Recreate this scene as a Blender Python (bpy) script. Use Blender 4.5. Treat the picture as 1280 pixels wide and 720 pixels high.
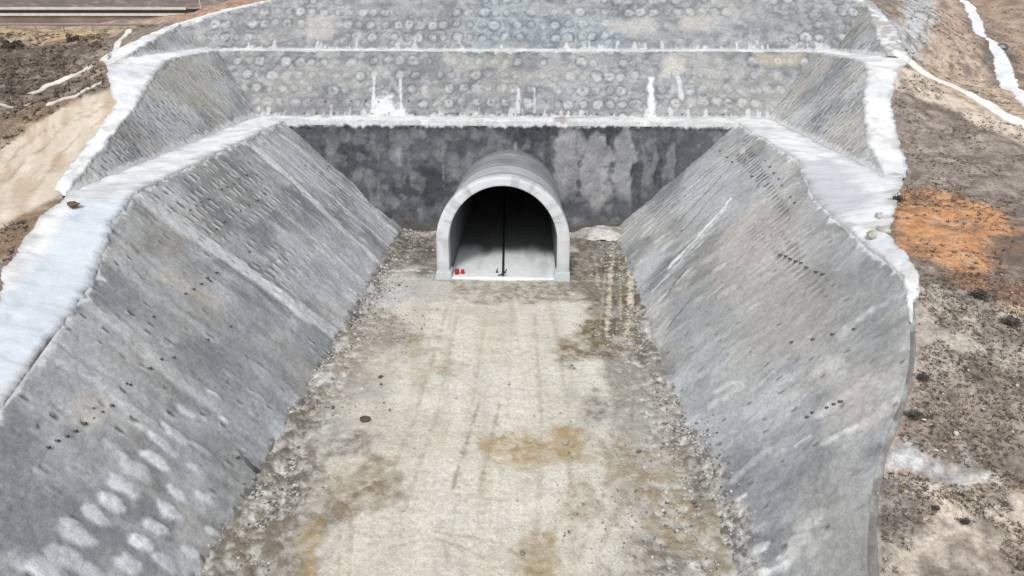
import bpy, math, random
import numpy as np

# ------------------------------------------------------------------ camera, sky, sun, exposure
scene = bpy.context.scene
for o in list(bpy.data.objects):
    bpy.data.objects.remove(o)
COL = scene.collection
CAM = np.array([2.98, -67.45, 27.16]); YAW = math.radians(-1.716); PITCH = math.radians(22.77); FPX = 853.0
cam_data = bpy.data.cameras.new('camera')
cam_data.sensor_width = 36.0
cam_data.lens = 36.0 * FPX / 1280.0
cam_data.clip_start = 0.5
cam_data.clip_end = 3000
cam_ob = bpy.data.objects.new('camera', cam_data)
COL.objects.link(cam_ob)
cam_ob.location = CAM
cam_ob.rotation_euler = (math.pi / 2 - PITCH, 0, -YAW)
scene.camera = cam_ob

SUN_EL, SUN_AZ = math.radians(51), math.radians(-168)    # azimuth from +y (behind the hill) towards +x: the light comes over the camera's shoulder
world = bpy.data.worlds.new('World'); scene.world = world; world.use_nodes = True
nt = world.node_tree; nt.nodes.clear()
sky = nt.nodes.new('ShaderNodeTexSky'); sky.sky_type = 'NISHITA'; sky.sun_disc = False
sky.sun_elevation = SUN_EL; sky.sun_rotation = SUN_AZ; sky.dust_density = 3.0; sky.air_density = 1.3
hs = nt.nodes.new('ShaderNodeHueSaturation'); hs.inputs['Saturation'].default_value = 0.22
bg = nt.nodes.new('ShaderNodeBackground'); bg.inputs['Strength'].default_value = 0.11
wo = nt.nodes.new('ShaderNodeOutputWorld')
nt.links.new(sky.outputs[0], hs.inputs['Color']); nt.links.new(hs.outputs[0], bg.inputs['Color']); nt.links.new(bg.outputs[0], wo.inputs['Surface'])
sd = bpy.data.lights.new('sun', 'SUN'); sd.energy = 1.25; sd.angle = math.radians(11); sd.color = (1.0, 0.97, 0.92)
sun = bpy.data.objects.new('sun', sd); COL.objects.link(sun)
sun.rotation_euler = (math.pi / 2 - SUN_EL, 0, math.pi - SUN_AZ)
sun.location = (0, 0, 120)
scene.view_settings.view_transform = 'Standard'
scene.view_settings.look = 'None'
scene.view_settings.exposure = 0.32
scene.view_settings.gamma = 1.0
scene.view_settings.use_curve_mapping = False

# ------------------------------------------------------------------ small maths
cy_, sy_, cp_, sp_ = math.cos(YAW), math.sin(YAW), math.cos(PITCH), math.sin(PITCH)
Fv = np.array([sy_ * cp_, cy_ * cp_, -sp_]); Rv = np.array([cy_, -sy_, 0.0]); Uv = np.cross(Rv, Fv)


def ray(px, py):
    return Fv + Rv * (px - 640) / FPX - Uv * (py - 360) / FPX


def at(px, py, n, d):
    """point of the plane n.P = d seen at that place of the survey photograph"""
    D = ray(px, py)
    return CAM + D * ((d - np.dot(n, CAM)) / np.dot(n, D))


def S(r, g, b):
    v = np.array([r, g, b]) / 255.0
    return np.where(v <= .04045, v / 12.92, ((v + .055) / 1.055) ** 2.4)


def sm(a, b, x):
    t = np.clip((x - a) / (b - a), 0, 1)
    return t * t * (3 - 2 * t)


def _h(ix, iy, iz, seed):
    n = (ix.astype(np.uint32) * np.uint32(374761393) + iy.astype(np.uint32) * np.uint32(668265263)
         + iz.astype(np.uint32) * np.uint32(2147483647) + np.uint32((seed * 974711 + 17) & 0xffffffff))
    n = (n ^ (n >> np.uint32(13))) * np.uint32(1274126177)
    n = (n ^ (n >> np.uint32(16))) * np.uint32(2246822519)
    n = n ^ (n >> np.uint32(15))
    return (n & np.uint32(0xffffff)).astype(np.float64) / float(0xffffff)


def vn(x, y, z, seed=0):
    x, y, z = np.broadcast_arrays(np.asarray(x, float), np.asarray(y, float), np.asarray(z, float))
    ix, iy, iz = np.floor(x), np.floor(y), np.floor(z)
    fx, fy, fz = x - ix, y - iy, z - iz
    fx, fy, fz = [f * f * f * (f * (f * 6 - 15) + 10) for f in (fx, fy, fz)]
    ix, iy, iz = [a.astype(np.int64) for a in (ix, iy, iz)]
    r = 0
    for dx in (0, 1):
        wx = fx if dx else 1 - fx
        for dy in (0, 1):
            wy = fy if dy else 1 - fy
            for dz in (0, 1):
                wz = fz if dz else 1 - fz
                r = r + wx * wy * wz * _h(ix + dx, iy + dy, iz + dz, seed)
    return r


def fbm(x, y, z=0.0, octv=4, seed=0, gain=.5):
    """0..1, mean .5"""
    r, a, tot, f = 0, 1.0, 0, 1.0
    x, y = np.asarray(x, float), np.asarray(y, float)
    for i in range(octv):
        c_, s_ = math.cos(.6 + 1.1 * i), math.sin(.6 + 1.1 * i)
        r = r + a * vn((x * c_ - y * s_) * f + 7.3 * i, (x * s_ + y * c_) * f - 3.1 * i, np.asarray(z) * f + 1.7 * i, seed + i)
        tot += a; a *= gain; f *= 2.03
    return np.clip((r / tot - .5) * 1.5 + .5, 0, 1)


def patches(s, t, ds, dt, rs, rt, seed, jit=.3, prob=.9, wob=.25):
    """rows of sprayed blobs: returns soft mask 0..1 (disc) of a jittered lattice in slope coordinates"""
    w = (fbm(s * 1.9, t * 1.9, 0, 2, seed + 50) - .5) * 2 * wob
    ci, cj = np.floor(s / ds).astype(np.int64), np.floor(t / dt).astype(np.int64)
    best = np.full(s.shape, 9.0); val = np.zeros(s.shape)
    for di in (-1, 0, 1):
        for dj in (-1, 0, 1):
            i, j = ci + di, cj + dj
            k = i * 0
            a, b, c, e = [_h(i, j, k, seed + q) for q in range(4)]
            cs = (i + .5 + (a - .5) * jit * 2) * ds
            ct = (j + .5 + (b - .5) * jit * .7) * dt
            sc = .7 + .5 * e
            d = np.sqrt(((s - cs) / (rs * sc)) ** 2 + ((t - ct) / (rt * sc)) ** 2) + w
            d = np.where(c < prob, d, 9.0)
            up = d < best
            best = np.where(up, d, best); val = np.where(up, e, val)
    return best, val


def seg(x, y, pts):
    """distance to a polyline"""
    best = np.full(np.shape(x), 1e9)
    for (x0, y0), (x1, y1) in zip(pts[:-1], pts[1:]):
        dx, dy = x1 - x0, y1 - y0
        t = np.clip(((x - x0) * dx + (y - y0) * dy) / (dx * dx + dy * dy + 1e-9), 0, 1)
        best = np.minimum(best, np.hypot(x - x0 - t * dx, y - y0 - t * dy))
    return best


def poly(x, y, pts, soft=1.0, wob=1.0, seed=3, ws=.4):
    """soft mask of a polygon with a ragged edge"""
    pts = [(float(p[0]), float(p[1])) for p in pts]
    d = seg(x, y, pts + [pts[0]])
    ins = np.zeros(np.shape(x), bool)
    n = len(pts)
    for i in range(n):
        x0, y0 = pts[i]; x1, y1 = pts[(i + 1) % n]
        if y0 == y1: continue
        c = ((y0 > y) != (y1 > y)) & (x < (x1 - x0) * (y - y0) / (y1 - y0) + x0)
        ins ^= c
    sdist = np.where(ins, d, -d) + (fbm(x * ws, y * ws, 0, 4, seed, .6) - .5) * 2 * wob
    return sm(-soft, soft, sdist)


def mix(a, b, m):
    m = np.asarray(m)[..., None]
    return a * (1 - m) + np.asarray(b) * m


# ------------------------------------------------------------------ materials
def paint_mat(name, grain=6.0, gamt=.25, bump=.05, bscale=4.0, rough=None, fine=30.0, famt=.12, fdet=3.0, galpha=False):
    m = bpy.data.materials.new(name); m.use_nodes = True
    n = m.node_tree; N = n.nodes; N.clear(); L = n.links.new
    out = N.new('ShaderNodeOutputMaterial'); b = N.new('ShaderNodeBsdfPrincipled')
    at_ = N.new('ShaderNodeAttribute'); at_.attribute_name = 'Col'
    tc = N.new('ShaderNodeTexCoord')
    n1 = N.new('ShaderNodeTexNoise'); n1.inputs['Scale'].default_value = grain; n1.inputs['Detail'].default_value = 6; n1.inputs['Roughness'].default_value = .65
    n2 = N.new('ShaderNodeTexNoise'); n2.inputs['Scale'].default_value = fine; n2.inputs['Detail'].default_value = fdet; n2.inputs['Roughness'].default_value = .7
    L(tc.outputs['Object'], n1.inputs['Vector']); L(tc.outputs['Object'], n2.inputs['Vector'])

    def rng(src, amt):
        r = N.new('ShaderNodeMapRange'); r.inputs['From Min'].default_value = .25; r.inputs['From Max'].default_value = .75
        r.inputs['To Min'].default_value = 1 - amt; r.inputs['To Max'].default_value = 1 + amt
        L(src, r.inputs['Value']); return r.outputs[0]
    mu = N.new('ShaderNodeMath'); mu.operation = 'MULTIPLY'
    L(rng(n1.outputs[0], gamt), mu.inputs[0]); L(rng(n2.outputs[0], famt), mu.inputs[1])
    gsock = mu.outputs[0]
    if galpha:
        m1 = N.new('ShaderNodeMath'); m1.operation = 'SUBTRACT'; m1.inputs[1].default_value = 1.0; L(gsock, m1.inputs[0])
        m2 = N.new('ShaderNodeMath'); m2.operation = 'MULTIPLY_ADD'; m2.inputs[2].default_value = 1.0; L(m1.outputs[0], m2.inputs[0]); L(at_.outputs['Alpha'], m2.inputs[1]); gsock = m2.outputs[0]
    vm = N.new('ShaderNodeVectorMath'); vm.operation = 'SCALE'
    L(at_.outputs['Color'], vm.inputs[0]); L(gsock, vm.inputs['Scale'])
    L(vm.outputs[0], b.inputs['Base Color'])
    if rough is None: L(at_.outputs['Alpha'], b.inputs['Roughness'])
    else: b.inputs['Roughness'].default_value = rough
    b.inputs['Specular IOR Level'].default_value = .3
    n3 = N.new('ShaderNodeTexNoise'); n3.inputs['Scale'].default_value = bscale; n3.inputs['Detail'].default_value = 8; n3.inputs['Roughness'].default_value = .6
    L(tc.outputs['Object'], n3.inputs['Vector'])
    bp = N.new('ShaderNodeBump'); bp.inputs['Strength'].default_value = 1.0; bp.inputs['Distance'].default_value = bump
    L(n3.outputs[0], bp.inputs['Height']); L(bp.outputs[0], b.inputs['Normal'])
    L(b.outputs[0], out.inputs[0])
    return m


def flat_mat(name, col, rough=.7, scale=3.0, amt=.25, bump=.01, metal=0.0):
    m = bpy.data.materials.new(name); m.use_nodes = True
    n = m.node_tree; N = n.nodes; L = n.links.new
    b = N['Principled BSDF']
    tc = N.new('ShaderNodeTexCoord')
    n1 = N.new('ShaderNodeTexNoise'); n1.inputs['Scale'].default_value = scale; n1.inputs['Detail'].default_value = 6
    L(tc.outputs['Object'], n1.inputs['Vector'])
    r = N.new('ShaderNodeValToRGB')
    c = np.array(col)
    r.color_ramp.elements[0].position = .3; r.color_ramp.elements[0].color = (*np.clip(c * (1 - amt), 0, 1), 1)
    r.color_ramp.elements[1].position = .7; r.color_ramp.elements[1].color = (*np.clip(c * (1 + amt), 0, .9), 1)
    L(n1.outputs[0], r.inputs[0]); L(r.outputs[0], b.inputs['Base Color'])
    b.inputs['Roughness'].default_value = rough; b.inputs['Metallic'].default_value = metal
    bp = N.new('ShaderNodeBump'); bp.inputs['Distance'].default_value = bump
    L(n1.outputs[0], bp.inputs['Height']); L(bp.outputs[0], b.inputs['Normal'])
    return m


M_SHOT = paint_mat('sprayed_concrete', grain=3.0, gamt=.24, bump=.07, bscale=2.6, fine=12, famt=.14)
M_FLOOR = paint_mat('packed_soil', grain=2.8, gamt=.16, bump=.06, bscale=3.5, fine=7, famt=.30, fdet=6)
M_SOIL = paint_mat('hill_soil', grain=1.6, gamt=.26, bump=.10, bscale=2.2, fine=4.5, famt=.5, fdet=5, rough=.95, galpha=True)
M_LEDGE = paint_mat('limewashed_concrete', grain=1.6, gamt=.07, bump=.07, bscale=2.2, fine=14, famt=.05)
M_RING = paint_mat('cast_concrete', grain=1.1, gamt=.10, bump=.012, bscale=5, fine=22, famt=.05)

# ------------------------------------------------------------------ mesh helpers


def finish(name, me, mat, parent=None, smooth=True):
    me.materials.append(mat)
    me.polygons.foreach_set('use_smooth', [smooth] * len(me.polygons))
    o = bpy.data.objects.new(name, me); COL.objects.link(o)
    if parent is not None: o.parent = parent
    return o


def raw_mesh(name, V, Q, col=None, rough=.85):
    V = np.asarray(V, np.float32); Q = np.asarray(Q, np.int32)
    k = Q.shape[1]
    me = bpy.data.meshes.new(name)
    me.vertices.add(len(V)); me.vertices.foreach_set('co', V.ravel())
    me.loops.add(Q.size); me.loops.foreach_set('vertex_index', Q.ravel())
    me.polygons.add(len(Q)); me.polygons.foreach_set('loop_start', np.arange(0, Q.size, k, dtype=np.int32))
    me.update(calc_edges=True)
    if col is not None:
        a = me.color_attributes.new('Col', 'FLOAT_COLOR', 'POINT')
        c4 = np.ones((len(V), 4), np.float32); c4[:, :3] = np.clip(col, 0, .86)
        c4[:, 3] = rough
        a.data.foreach_set('color', c4.ravel())
    me.validate()
    return me


def grid(name, P, col, mat, parent=None, rough=.85, flip=False, keep=None):
    nu, nv = P.shape[:2]
    idx = np.arange(nu * nv).reshape(nu, nv)
    Q = np.stack([idx[:-1, :-1], idx[1:, :-1], idx[1:, 1:], idx[:-1, 1:]], -1).reshape(-1, 4)
    if flip: Q = Q[:, ::-1]
    if keep is not None: Q = Q[keep.reshape(-1)]
    r = rough if np.isscalar(rough) else np.asarray(rough).ravel()
    me = raw_mesh(name, P.reshape(-1, 3), Q, np.broadcast_to(col, P.shape).reshape(-1, 3), r)
    return finish(name, me, mat, parent)


def tag(o, label, cat=None, group=None, kind=None):
    o['label'] = label
    if cat: o['category'] = cat
    if group: o['group'] = group
    if kind: o['kind'] = kind
    return o


def empty(name, loc=(0, 0, 0), rz=0.0):
    o = bpy.data.objects.new(name, None); o.location = loc; o.rotation_euler = (0, 0, rz)
    o.empty_display_size = .3
    COL.objects.link(o); return o


def resample(pts, step):
    pts = np.asarray(pts, float)
    d = np.r_[0, np.cumsum(np.linalg.norm(np.diff(pts[:, :3], axis=0), axis=1))]
    n = max(2, int(d[-1] / step) + 1)
    q = np.linspace(0, d[-1], n)
    return np.stack([np.interp(q, d, pts[:, k]) for k in range(pts.shape[1])], 1)


class MB:
    """collects verts and faces of any size"""
    def __init__(self): self.v, self.f = [], []

    def add(self, vs, fs):
        b = len(self.v); self.v += [tuple(map(float, p)) for p in vs]; self.f += [tuple(i + b for i in f) for f in fs]

    def box(self, c, s, rz=0.0, tilt=None, taper=1.0):
        sx, sy, sz = np.array(s) / 2
        vs = []
        for z in (-1, 1):
            k = taper if z > 0 else 1
            for x, y in ((-1, -1), (1, -1), (1, 1), (-1, 1)):
                X, Y = x * sx * k, y * sy * k
                vs.append((c[0] + X * math.cos(rz) - Y * math.sin(rz), c[1] + X * math.sin(rz) + Y * math.cos(rz), c[2] + z * sz))
        self.add(vs, [(3, 2, 1, 0), (4, 5, 6, 7), (0, 1, 5, 4), (1, 2, 6, 5), (2, 3, 7, 6), (3, 0, 4, 7)])

    def tube(self, pts, radii, n=10, cap=True):
        pts = [np.array(p, float) for p in pts]
        if np.isscalar(radii): radii = [radii] * len(pts)
        rings = []
        for i, p in enumerate(pts):
            d = pts[min(i + 1, len(pts) - 1)] - pts[max(i - 1, 0)]; d = d / (np.linalg.norm(d) + 1e-9)
            a = np.cross(d, [0, 0, 1.0])
            if np.linalg.norm(a) < .05: a = np.cross(d, [1.0, 0, 0])
            a /= np.linalg.norm(a); b = np.cross(d, a)
            rings.append([p + (a * math.cos(t) + b * math.sin(t)) * radii[i] for t in np.linspace(0, 2 * math.pi, n, False)])
        vs = [q for r in rings for q in r]; fs = []
        for i in range(len(rings) - 1):
            for j in range(n):
                k = (j + 1) % n
                fs.append((i * n + j, (i + 1) * n + j, (i + 1) * n + k, i * n + k))
        if cap:
            fs.append(tuple(range(n))); fs.append(tuple((len(rings) - 1) * n + j for j in reversed(range(n))))
        self.add(vs, fs)

    def build(self, name, mat, parent=None, smooth=False, bevel=0.0):
        me = bpy.data.meshes.new(name); me.from_pydata(self.v, [], self.f); me.update()
        o = finish(name, me, mat, parent, smooth)
        if bevel:
            md = o.modifiers.new('bevel', 'BEVEL'); md.width = bevel; md.segments = 2
        return o


# ------------------------------------------------------------------ the cutting: profile of the place
K1 = 1.1                                        # run per metre of rise of the lower slopes
K2 = .9
HW = 13.3                                       # half width of the floor
TOPL = np.array([(-120, 5.2), (-60, 7.3), (-40, 8.7), (-34.4, 9.6), (-26.5, 10.9), (-23.2, 12.3), (-16.5, 13.4), (30, 13.4)])
TOPR = np.array([(-120, 2.4), (-60, 3.2), (-44.4, 4.0), (-42, 5.0), (-38.4, 6.5), (-37.4, 7.7), (-33.9, 9.5), (-27.9, 11.6), (-22.3, 11.6), (-11.3, 12.0), (-3, 13.4), (30, 13.4)])
WTL = np.array([(-17.2, 13.5), (-8, 15.5), (1.7, 17.7), (9, 19.7), (15, 21.0), (40, 21.0)])
WTR = np.array([(-9.2, 13.4), (-2, 14.9), (5, 17.5), (11, 20.2), (14, 21.0), (40, 21.0)])
NRM = np.array([0, 0, 1.0])


def topz(T, y):
    # rounded: average of the polyline over a short window
    return sum(np.interp(np.asarray(y) + d_, T[:, 0], T[:, 1]) * w_ for d_, w_ in ((-1.2, .2), (-.6, .2), (0, .2), (.6, .2), (1.2, .2)))


SHOT = S(168, 170, 171)
SHOT_D = S(126, 129, 133)
SHOT_L = S(207, 210, 212)
WHITE = S(231, 233, 235)


def slope_paint(s, t, tmax, seed, warm=.0):
    """albedo and bulge shared by every sprayed face; s runs along the face, t up the face"""
    big = fbm(s * .11, t * .09, 0, 4, seed)
    mid = fbm(s * .45, t * .28, 0, 4, seed + 5)
    col = mix(np.broadcast_to(SHOT, s.shape + (3,)), SHOT_D, sm(.45, .85, big) * .75)
    col = mix(col, SHOT_L, sm(.55, .85, mid) * .42)
    m3 = fbm(s * .8, t * .45, 2, 4, seed + 6, .6); col = mix(col, SHOT_D * .95, sm(.60, .8, m3) * .32); col = mix(col, SHOT_L, sm(.62, .8, 1 - m3) * .22)
    m4 = fbm(s * .22 + 3, t * .30, 7, 3, seed + 7, .45); col = mix(col, SHOT_D * 1.0, sm(.52, .72, m4) * .5); col = mix(col, S(192, 195, 198), sm(.56, .74, 1 - m4) * .5)
    st = fbm(s * 1.3 + (fbm(s * .2, t * .2, 0, 2, seed + 9) - .5) * 2, t * .16, 0, 4, seed + 11)       # runs of laitance down the face
    col = mix(col, SHOT_L, sm(.62, .85, st) * .28)
    col = mix(col, SHOT_D * .85, sm(.62, .9, 1 - st) * .30)
    tint = fbm(s * .2, t * .2, 5.0, 3, seed + 21)
    col = mix(col, col * np.array([1.05, 1.0, .91]), sm(.5, .8, tint) * (.6 + warm))
    col = mix(col, col * np.array([.96, 1.0, 1.03]), sm(.5, .8, 1 - tint) * .45)
    disp = (fbm(s * .35, t * .35, 0, 4, seed + 31) - .5) * .26 + (st - .5) * .08 + (fbm(s * 1.5, t * 1.2, 0, 4, seed + 33, .6) - .5) * .11
    return col, disp


def holes(s, t, ds, dt, rs, rt, seed, prob, jit=.15):
    d, v = patches(s, t, ds, dt, rs, rt, seed, jit, prob, .1)
    return 1 - sm(.7, 1.15, d)


# --------------------------- lower slopes
def yspace(y0, y1, near=.14):
    ys = [y1]
    while ys[-1] > y0:
        y = ys[-1]
        ys.append(y - (near if y > -46 else .6))
    return np.array(ys[::-1])


LEN1 = math.hypot(1, K1)


PL_L = (np.array([-1.0, 0, -K1]), HW); PL_R = (np.array([1.0, 0, -K1]), HW)


def qs(side, px, py):
    p = at(px, py, *(PL_L if side < 0 else PL_R)); return (p[1], p[2] * LEN1)


def lower_slope(side, T, seed, name):
    ys = yspace(-118, 18.2)
    nv = 150
    Y, Vv = np.meshgrid(ys, np.linspace(0, 1, nv), indexing='ij')
    Z = -.35 + Vv * (topz(T, Y) + .35 + (-.02))
    Yc = np.minimum(Y, 16.15 + .15 * Z)
    s, t = Yc, Z * LEN1
    tm = topz(T, Yc) * LEN1
    up = tm - t
    col, disp = slope_paint(s, t, tm, seed)
    disp = disp * .85
    Q = lambda *a: [qs(side, *p) for p in a]
    rough = np.full(s.shape, .85)
    if side < 0:
        # long pale bands running straight down the face
        for y0, y1, w, a in ((-16.2, -15.0, .95, .85), (6.2, 3.0, .65, .8), (9.5, 8.5, .4, .5), (-29.5, -31, .6, .4), (-24.5, -25.5, .5, .35), (-34.6, -35.2, .45, .3), (-2, -3, .35, .3), (14.0, 13.6, .5, .5)):
            d = seg(s + (fbm(s * .3, t * .3, 0, 2, 77) - .5) * .7, t, [(y0, 20), (y1, 0)]) + (fbm(s * 2, t * .5, 0, 3, 78) - .5) * .4
            f = sm(0, 1.5, 19.9 - t) * np.clip(a * 1.25, 0, .95) * (.7 + .3 * sm(.35, .6, fbm(s * .3, t * .3, 0, 2, 79)))
            col = mix(col, S(208, 211, 213), (1 - sm(w * .7, w * 1.15, d)) * f)
            e = np.exp(-((d - w * 1.25) / .14) ** 2); col = mix(col, SHOT_D * .9, e * .4 * f)
            disp = disp + (1 - sm(w * .3, w * 1.5, d)) * .06
        # dark grooves beside the headwall
        for y0, y1, w in ((15.2, 15.2, .14), (14.3, 13.9, .12), (12.9, 12.7, .08), (16.4, 16.2, .25), (11.6, 11.1, .06)):
            d = seg(s, t, [(y0, 12), (y1, 2.5)])
            g = 1 - sm(w * .4, w * 1.6, d)
            disp = disp - g * .30; col = mix(col, SHOT_D * .6, g * .6)
        # close-set drill rows in the upper half near the wall
        g = sm(-17, -14, s) * (1 - sm(13, 15, s)) * sm(4, 8, t) * sm(.25, .5, fbm(s * .12, t * .3, 0, 3, 91))
        h = holes(s, t, 1.0, 1.5, .15, .46, seed + 60, .85, .2)
        disp = disp - h * g * .12; col = mix(col, SHOT_D * .40, h * g * .9)  # shade inside the holes put into the colour
        lite = holes(s + .36, t, 1.0, 1.5, .20, .52, seed + 60, .85, .2)
        col = mix(col, S(206, 208, 208), lite * g * .6); disp = disp + lite * g * .04  # pale lit side painted beside each hole
        # scattered holes lower down the cutting
        g = (1 - sm(-17, -14, s)) * sm(.4, .6, fbm(s * .2, t * .3, 0, 3, 93))
        h = holes(s, t, 1.5, 1.5, .10, .30, seed + 64, .5, .45)
        disp = disp - h * g * .10; col = mix(col, SHOT_D * .42, h * g * .85)
        lite = holes(s + .3, t, 1.5, 1.5, .14, .5, seed + 64, .5, .45); col = mix(col, S(204, 206, 208), lite * g * .5)  # lit side of these holes put into the colour too
        # sprayed ovals near the camera
        for k, (ox, oy, hw, hl, al) in enumerate(((193, 575, .42, 1.05, .9), (96, 666, .5, .95, .85), (80, 692, .55, .9, .8), (156, 610, .5, 1.1, .85), (139, 628, .42, .8, .8), (121, 645, .42, .8, .7), (217, 541, .38, 1.1, .6),
                                     (234, 514, .35, .8, .5), (176, 678, .45, .85, .85), (158, 704, .5, .85, .8), (195, 657, .4, .85, .7), (213, 640, .4, 1.0, .75), (223, 616, .4, .8, .6), (59, 712, .55, .9, .85), (168, 586, .5, 1.2, .6),
                                     (205, 557, .35, 1.1, .55), (270, 493, .14, .9, .9), (281, 525, .12, .6, .85), (322, 495, .2, .9, .45), (315, 520, .16, .5, .7), (252, 560, .3, .8, .3), (255, 622, .32, .7, .45), (268, 665, .3, .6, .5), (110, 712, .4, .8, .5),
                                     (240, 690, .35, .7, .5), (30, 700, .6, .9, .35), (245, 585, .3, .7, .35), (205, 700, .4, .8, .6), (143, 560, .3, .8, .3), (184, 540, .3, .8, .35), (327, 462, .25, .9, .4), (290, 470, .25, .9, .35))):
            c0 = qs(side, ox, oy)
            dd = np.sqrt(((s - c0[0]) / hw) ** 2 + ((t - c0[1]) / hl) ** 2) + (fbm(s * 2.2, t * 1.2, k, 3, 99) - .5) * .6
            m = 1 - sm(.70, 1.08, dd)
            col = mix(col, S(222, 226, 229), m * np.minimum(al * 1.15, .97) * (.75 + .25 * sm(-1, 1, (t - c0[1]) / hl))); disp = disp + (1 - sm(.4, 1.1, dd)) * .09
        # pale drifts and darker fields between them
        for pts_, c_, a_ in (([(60, 530), (140, 540), (170, 600), (90, 610), (20, 600)], S(188, 191, 194), .5), ([(300, 400), (380, 430), (360, 520), (300, 560), (250, 470)], S(150, 153, 158), .55),
                             ([(0, 590), (60, 620), (60, 700), (0, 720)], S(150, 152, 156), .5), ([(230, 440), (290, 420), (330, 450), (250, 500)], S(146, 149, 154), .45), ([(190, 330), (260, 350), (240, 420), (170, 380)], S(158, 157, 156), .5),
                             ([(400, 270), (470, 310), (440, 390), (380, 360)], S(186, 190, 193), .45), ([(100, 440), (180, 400), (210, 440), (130, 480)], S(184, 183, 180), .45), ([(10, 520), (60, 460), (90, 470), (40, 540)], S(150, 148, 156), .5)):
            col = mix(col, c_, poly(s, t, Q(*pts_), 1.0, 1.6, 98, .3) * a_)
        # faint ovals elsewhere
        d, v = patches(s + .7, t, 2.1, 2.6, .6, 1.0, seed + 75, .4, .6)
        m = (1 - sm(.5, 1.1, d)) * sm(.45, .65, fbm(s * .08, t * .1, 0, 3, 97))
        col = mix(col, SHOT_L, m * .35); disp = disp + m * .10
        # grey-brown splashes under the rim
        col = mix(col, S(150, 145, 138), poly(s, t, [(-18, 17.5), (-17, 14), (-20, 13.5), (-22, 16)], .8, .8, 5) * .6)
        col = mix(col, S(196, 190, 178), poly(s, t, [(-22, 14.5), (-21.5, 9.5), (-22.6, 9.5), (-23.4, 14)], .5, .5, 6) * .6)
        col = mix(col, S(200, 196, 188), poly(s, t, [(-36, 11), (-35.5, 9.8), (-37.5, 9.2), (-38, 10.4)], .4, .4, 7) * .7)
        col = mix(col, S(150, 158, 146), poly(s, t, [(-33, 3.4), (-32, 1.4), (-36, .6), (-36.4, 2.6)], .7, .8, 8) * .35)
    else:
        # fluted rows close to the headwall
        fl = np.abs(np.sin((s + (fbm(s * .2, t * .25, 0, 3, 41) - .5) * 1.6) * 3.4))
        g = sm(4, 9, s) * sm(.25, .6, fbm(s * .5, t * .12, 0, 3, 43))
        disp = disp - (1 - sm(.0, .35, fl)) * g * .16
        col = mix(col, SHOT_D * .55, (1 - sm(.05, .35, fl)) * g * .8); col = mix(col, SHOT_L * .92, sm(.7, 1, fl) * g * .35)
        # long pale splashes
        for p0, p1, w, a in (((912, 250), (838, 335), .26, .9), ((905, 262), (850, 328), .14, .6), ((880, 300), (815, 365), .14, .5), ((905, 355), (884, 373), .13, .8), ((925, 480), (890, 505), .42, .6), ((915, 478), (893, 492), .2, .6),
                             ((1013, 545), (994, 557), .10, .9), ((1012, 656), (982, 703), .42, .8), ((1030, 668), (1010, 690), .3, .5), ((985, 703), (940, 722), .22, .95), ((931, 620), (922, 625), .14, .85), ((1080, 530), (1030, 555), .18, .45),
                             ((1085, 470), (1020, 520), .22, .35), ((870, 330), (800, 400), .12, .6), ((1090, 385), (1050, 420), .35, .35), ((960, 560), (915, 600), .25, .3), ((1120, 500), (1060, 540), .3, .3), ((945, 380), (930, 392), .1, .4), ((965, 465), (948, 480), .2, .4)):
            d = seg(s, t, Q(p0, p1)) + (fbm(s * 2, t * 2, 0, 3, 45) - .5) * w * 1.3
            m = 1 - sm(w * .4, w * 1.3, d)
            col = mix(col, S(226, 228, 229), m * min(1, a * 1.1)); disp = disp + m * .05
        for (ox, oy, hw, hl) in ((949, 687, .28, .75), (1012, 650, .5, 1.0)):
            c0 = qs(side, ox, oy); dd = np.sqrt(((s - c0[0]) / hw) ** 2 + ((t - c0[1]) / hl) ** 2)
            m = 1 - sm(.8, 1.05, dd); col = mix(col, S(210, 212, 212), m * .8); col = mix(col, SHOT_D * .7, np.exp(-((dd - 1.12) / .1) ** 2) * .5)
        for (ox, oy, hw, hl) in ((878, 477, .5, .6), (1105, 435, .12, .3), (1098, 420, .1, .25), (1090, 450, .1, .3), (1060, 437, .1, .2), (960, 592, .2, .6), (925, 575, .25, .7), (880, 460, .3, .4), (1072, 590, .2, .5), (1040, 345, .3, .6), (1010, 560, .14, .3)):
            c0 = qs(side, ox, oy); dd = np.sqrt(((s - c0[0]) / hw) ** 2 + ((t - c0[1]) / hl) ** 2) + (fbm(s * 1.5, t * 1.5, 0, 3, 46) - .5)
            col = mix(col, S(116, 116, 116), (1 - sm(.5, 1.3, dd)) * .65)
        for pts_, c_, a_ in (([(850, 380), (960, 340), (1000, 420), (930, 520), (850, 470)], S(164, 168, 170), .5), ([(1040, 480), (1110, 450), (1110, 540), (1040, 530)], S(182, 176, 174), .6), ([(860, 500), (960, 520), (1010, 600), (930, 610)], S(158, 162, 166), .5),
                             ([(1000, 600), (1080, 560), (1080, 720), (1000, 720)], S(162, 162, 158), .6), ([(940, 250), (1010, 260), (980, 330), (900, 330)], S(186, 184, 182), .5), ([(1020, 270), (1090, 330), (1120, 420), (1040, 370)], S(160, 159, 158), .5)):
            col = mix(col, c_, poly(s, t, Q(*pts_), 1.0, 1.8, 98, .3) * a_)
        # dark seams
        for p0, p1, w in (((4.8, 13.5), (1.0, 6.5), .10), ((7.2, 14.0), (4.4, 7.6), .14), ((10.5, 12.5), (8.4, 5), .10), ((-2.2, 7.6), (-3.8, 2.6), .13), ((-7, 5.6), (-9.5, 2.2), .12), ((-12.5, 4.5), (-14.5, 1.9), .12)):
            d = seg(s, t, [p0, p1])
            g = 1 - sm(w * .5, w * 1.8, d)
            disp = disp - g * .12; col = mix(col, SHOT_D * .5, g * .7)
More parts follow.
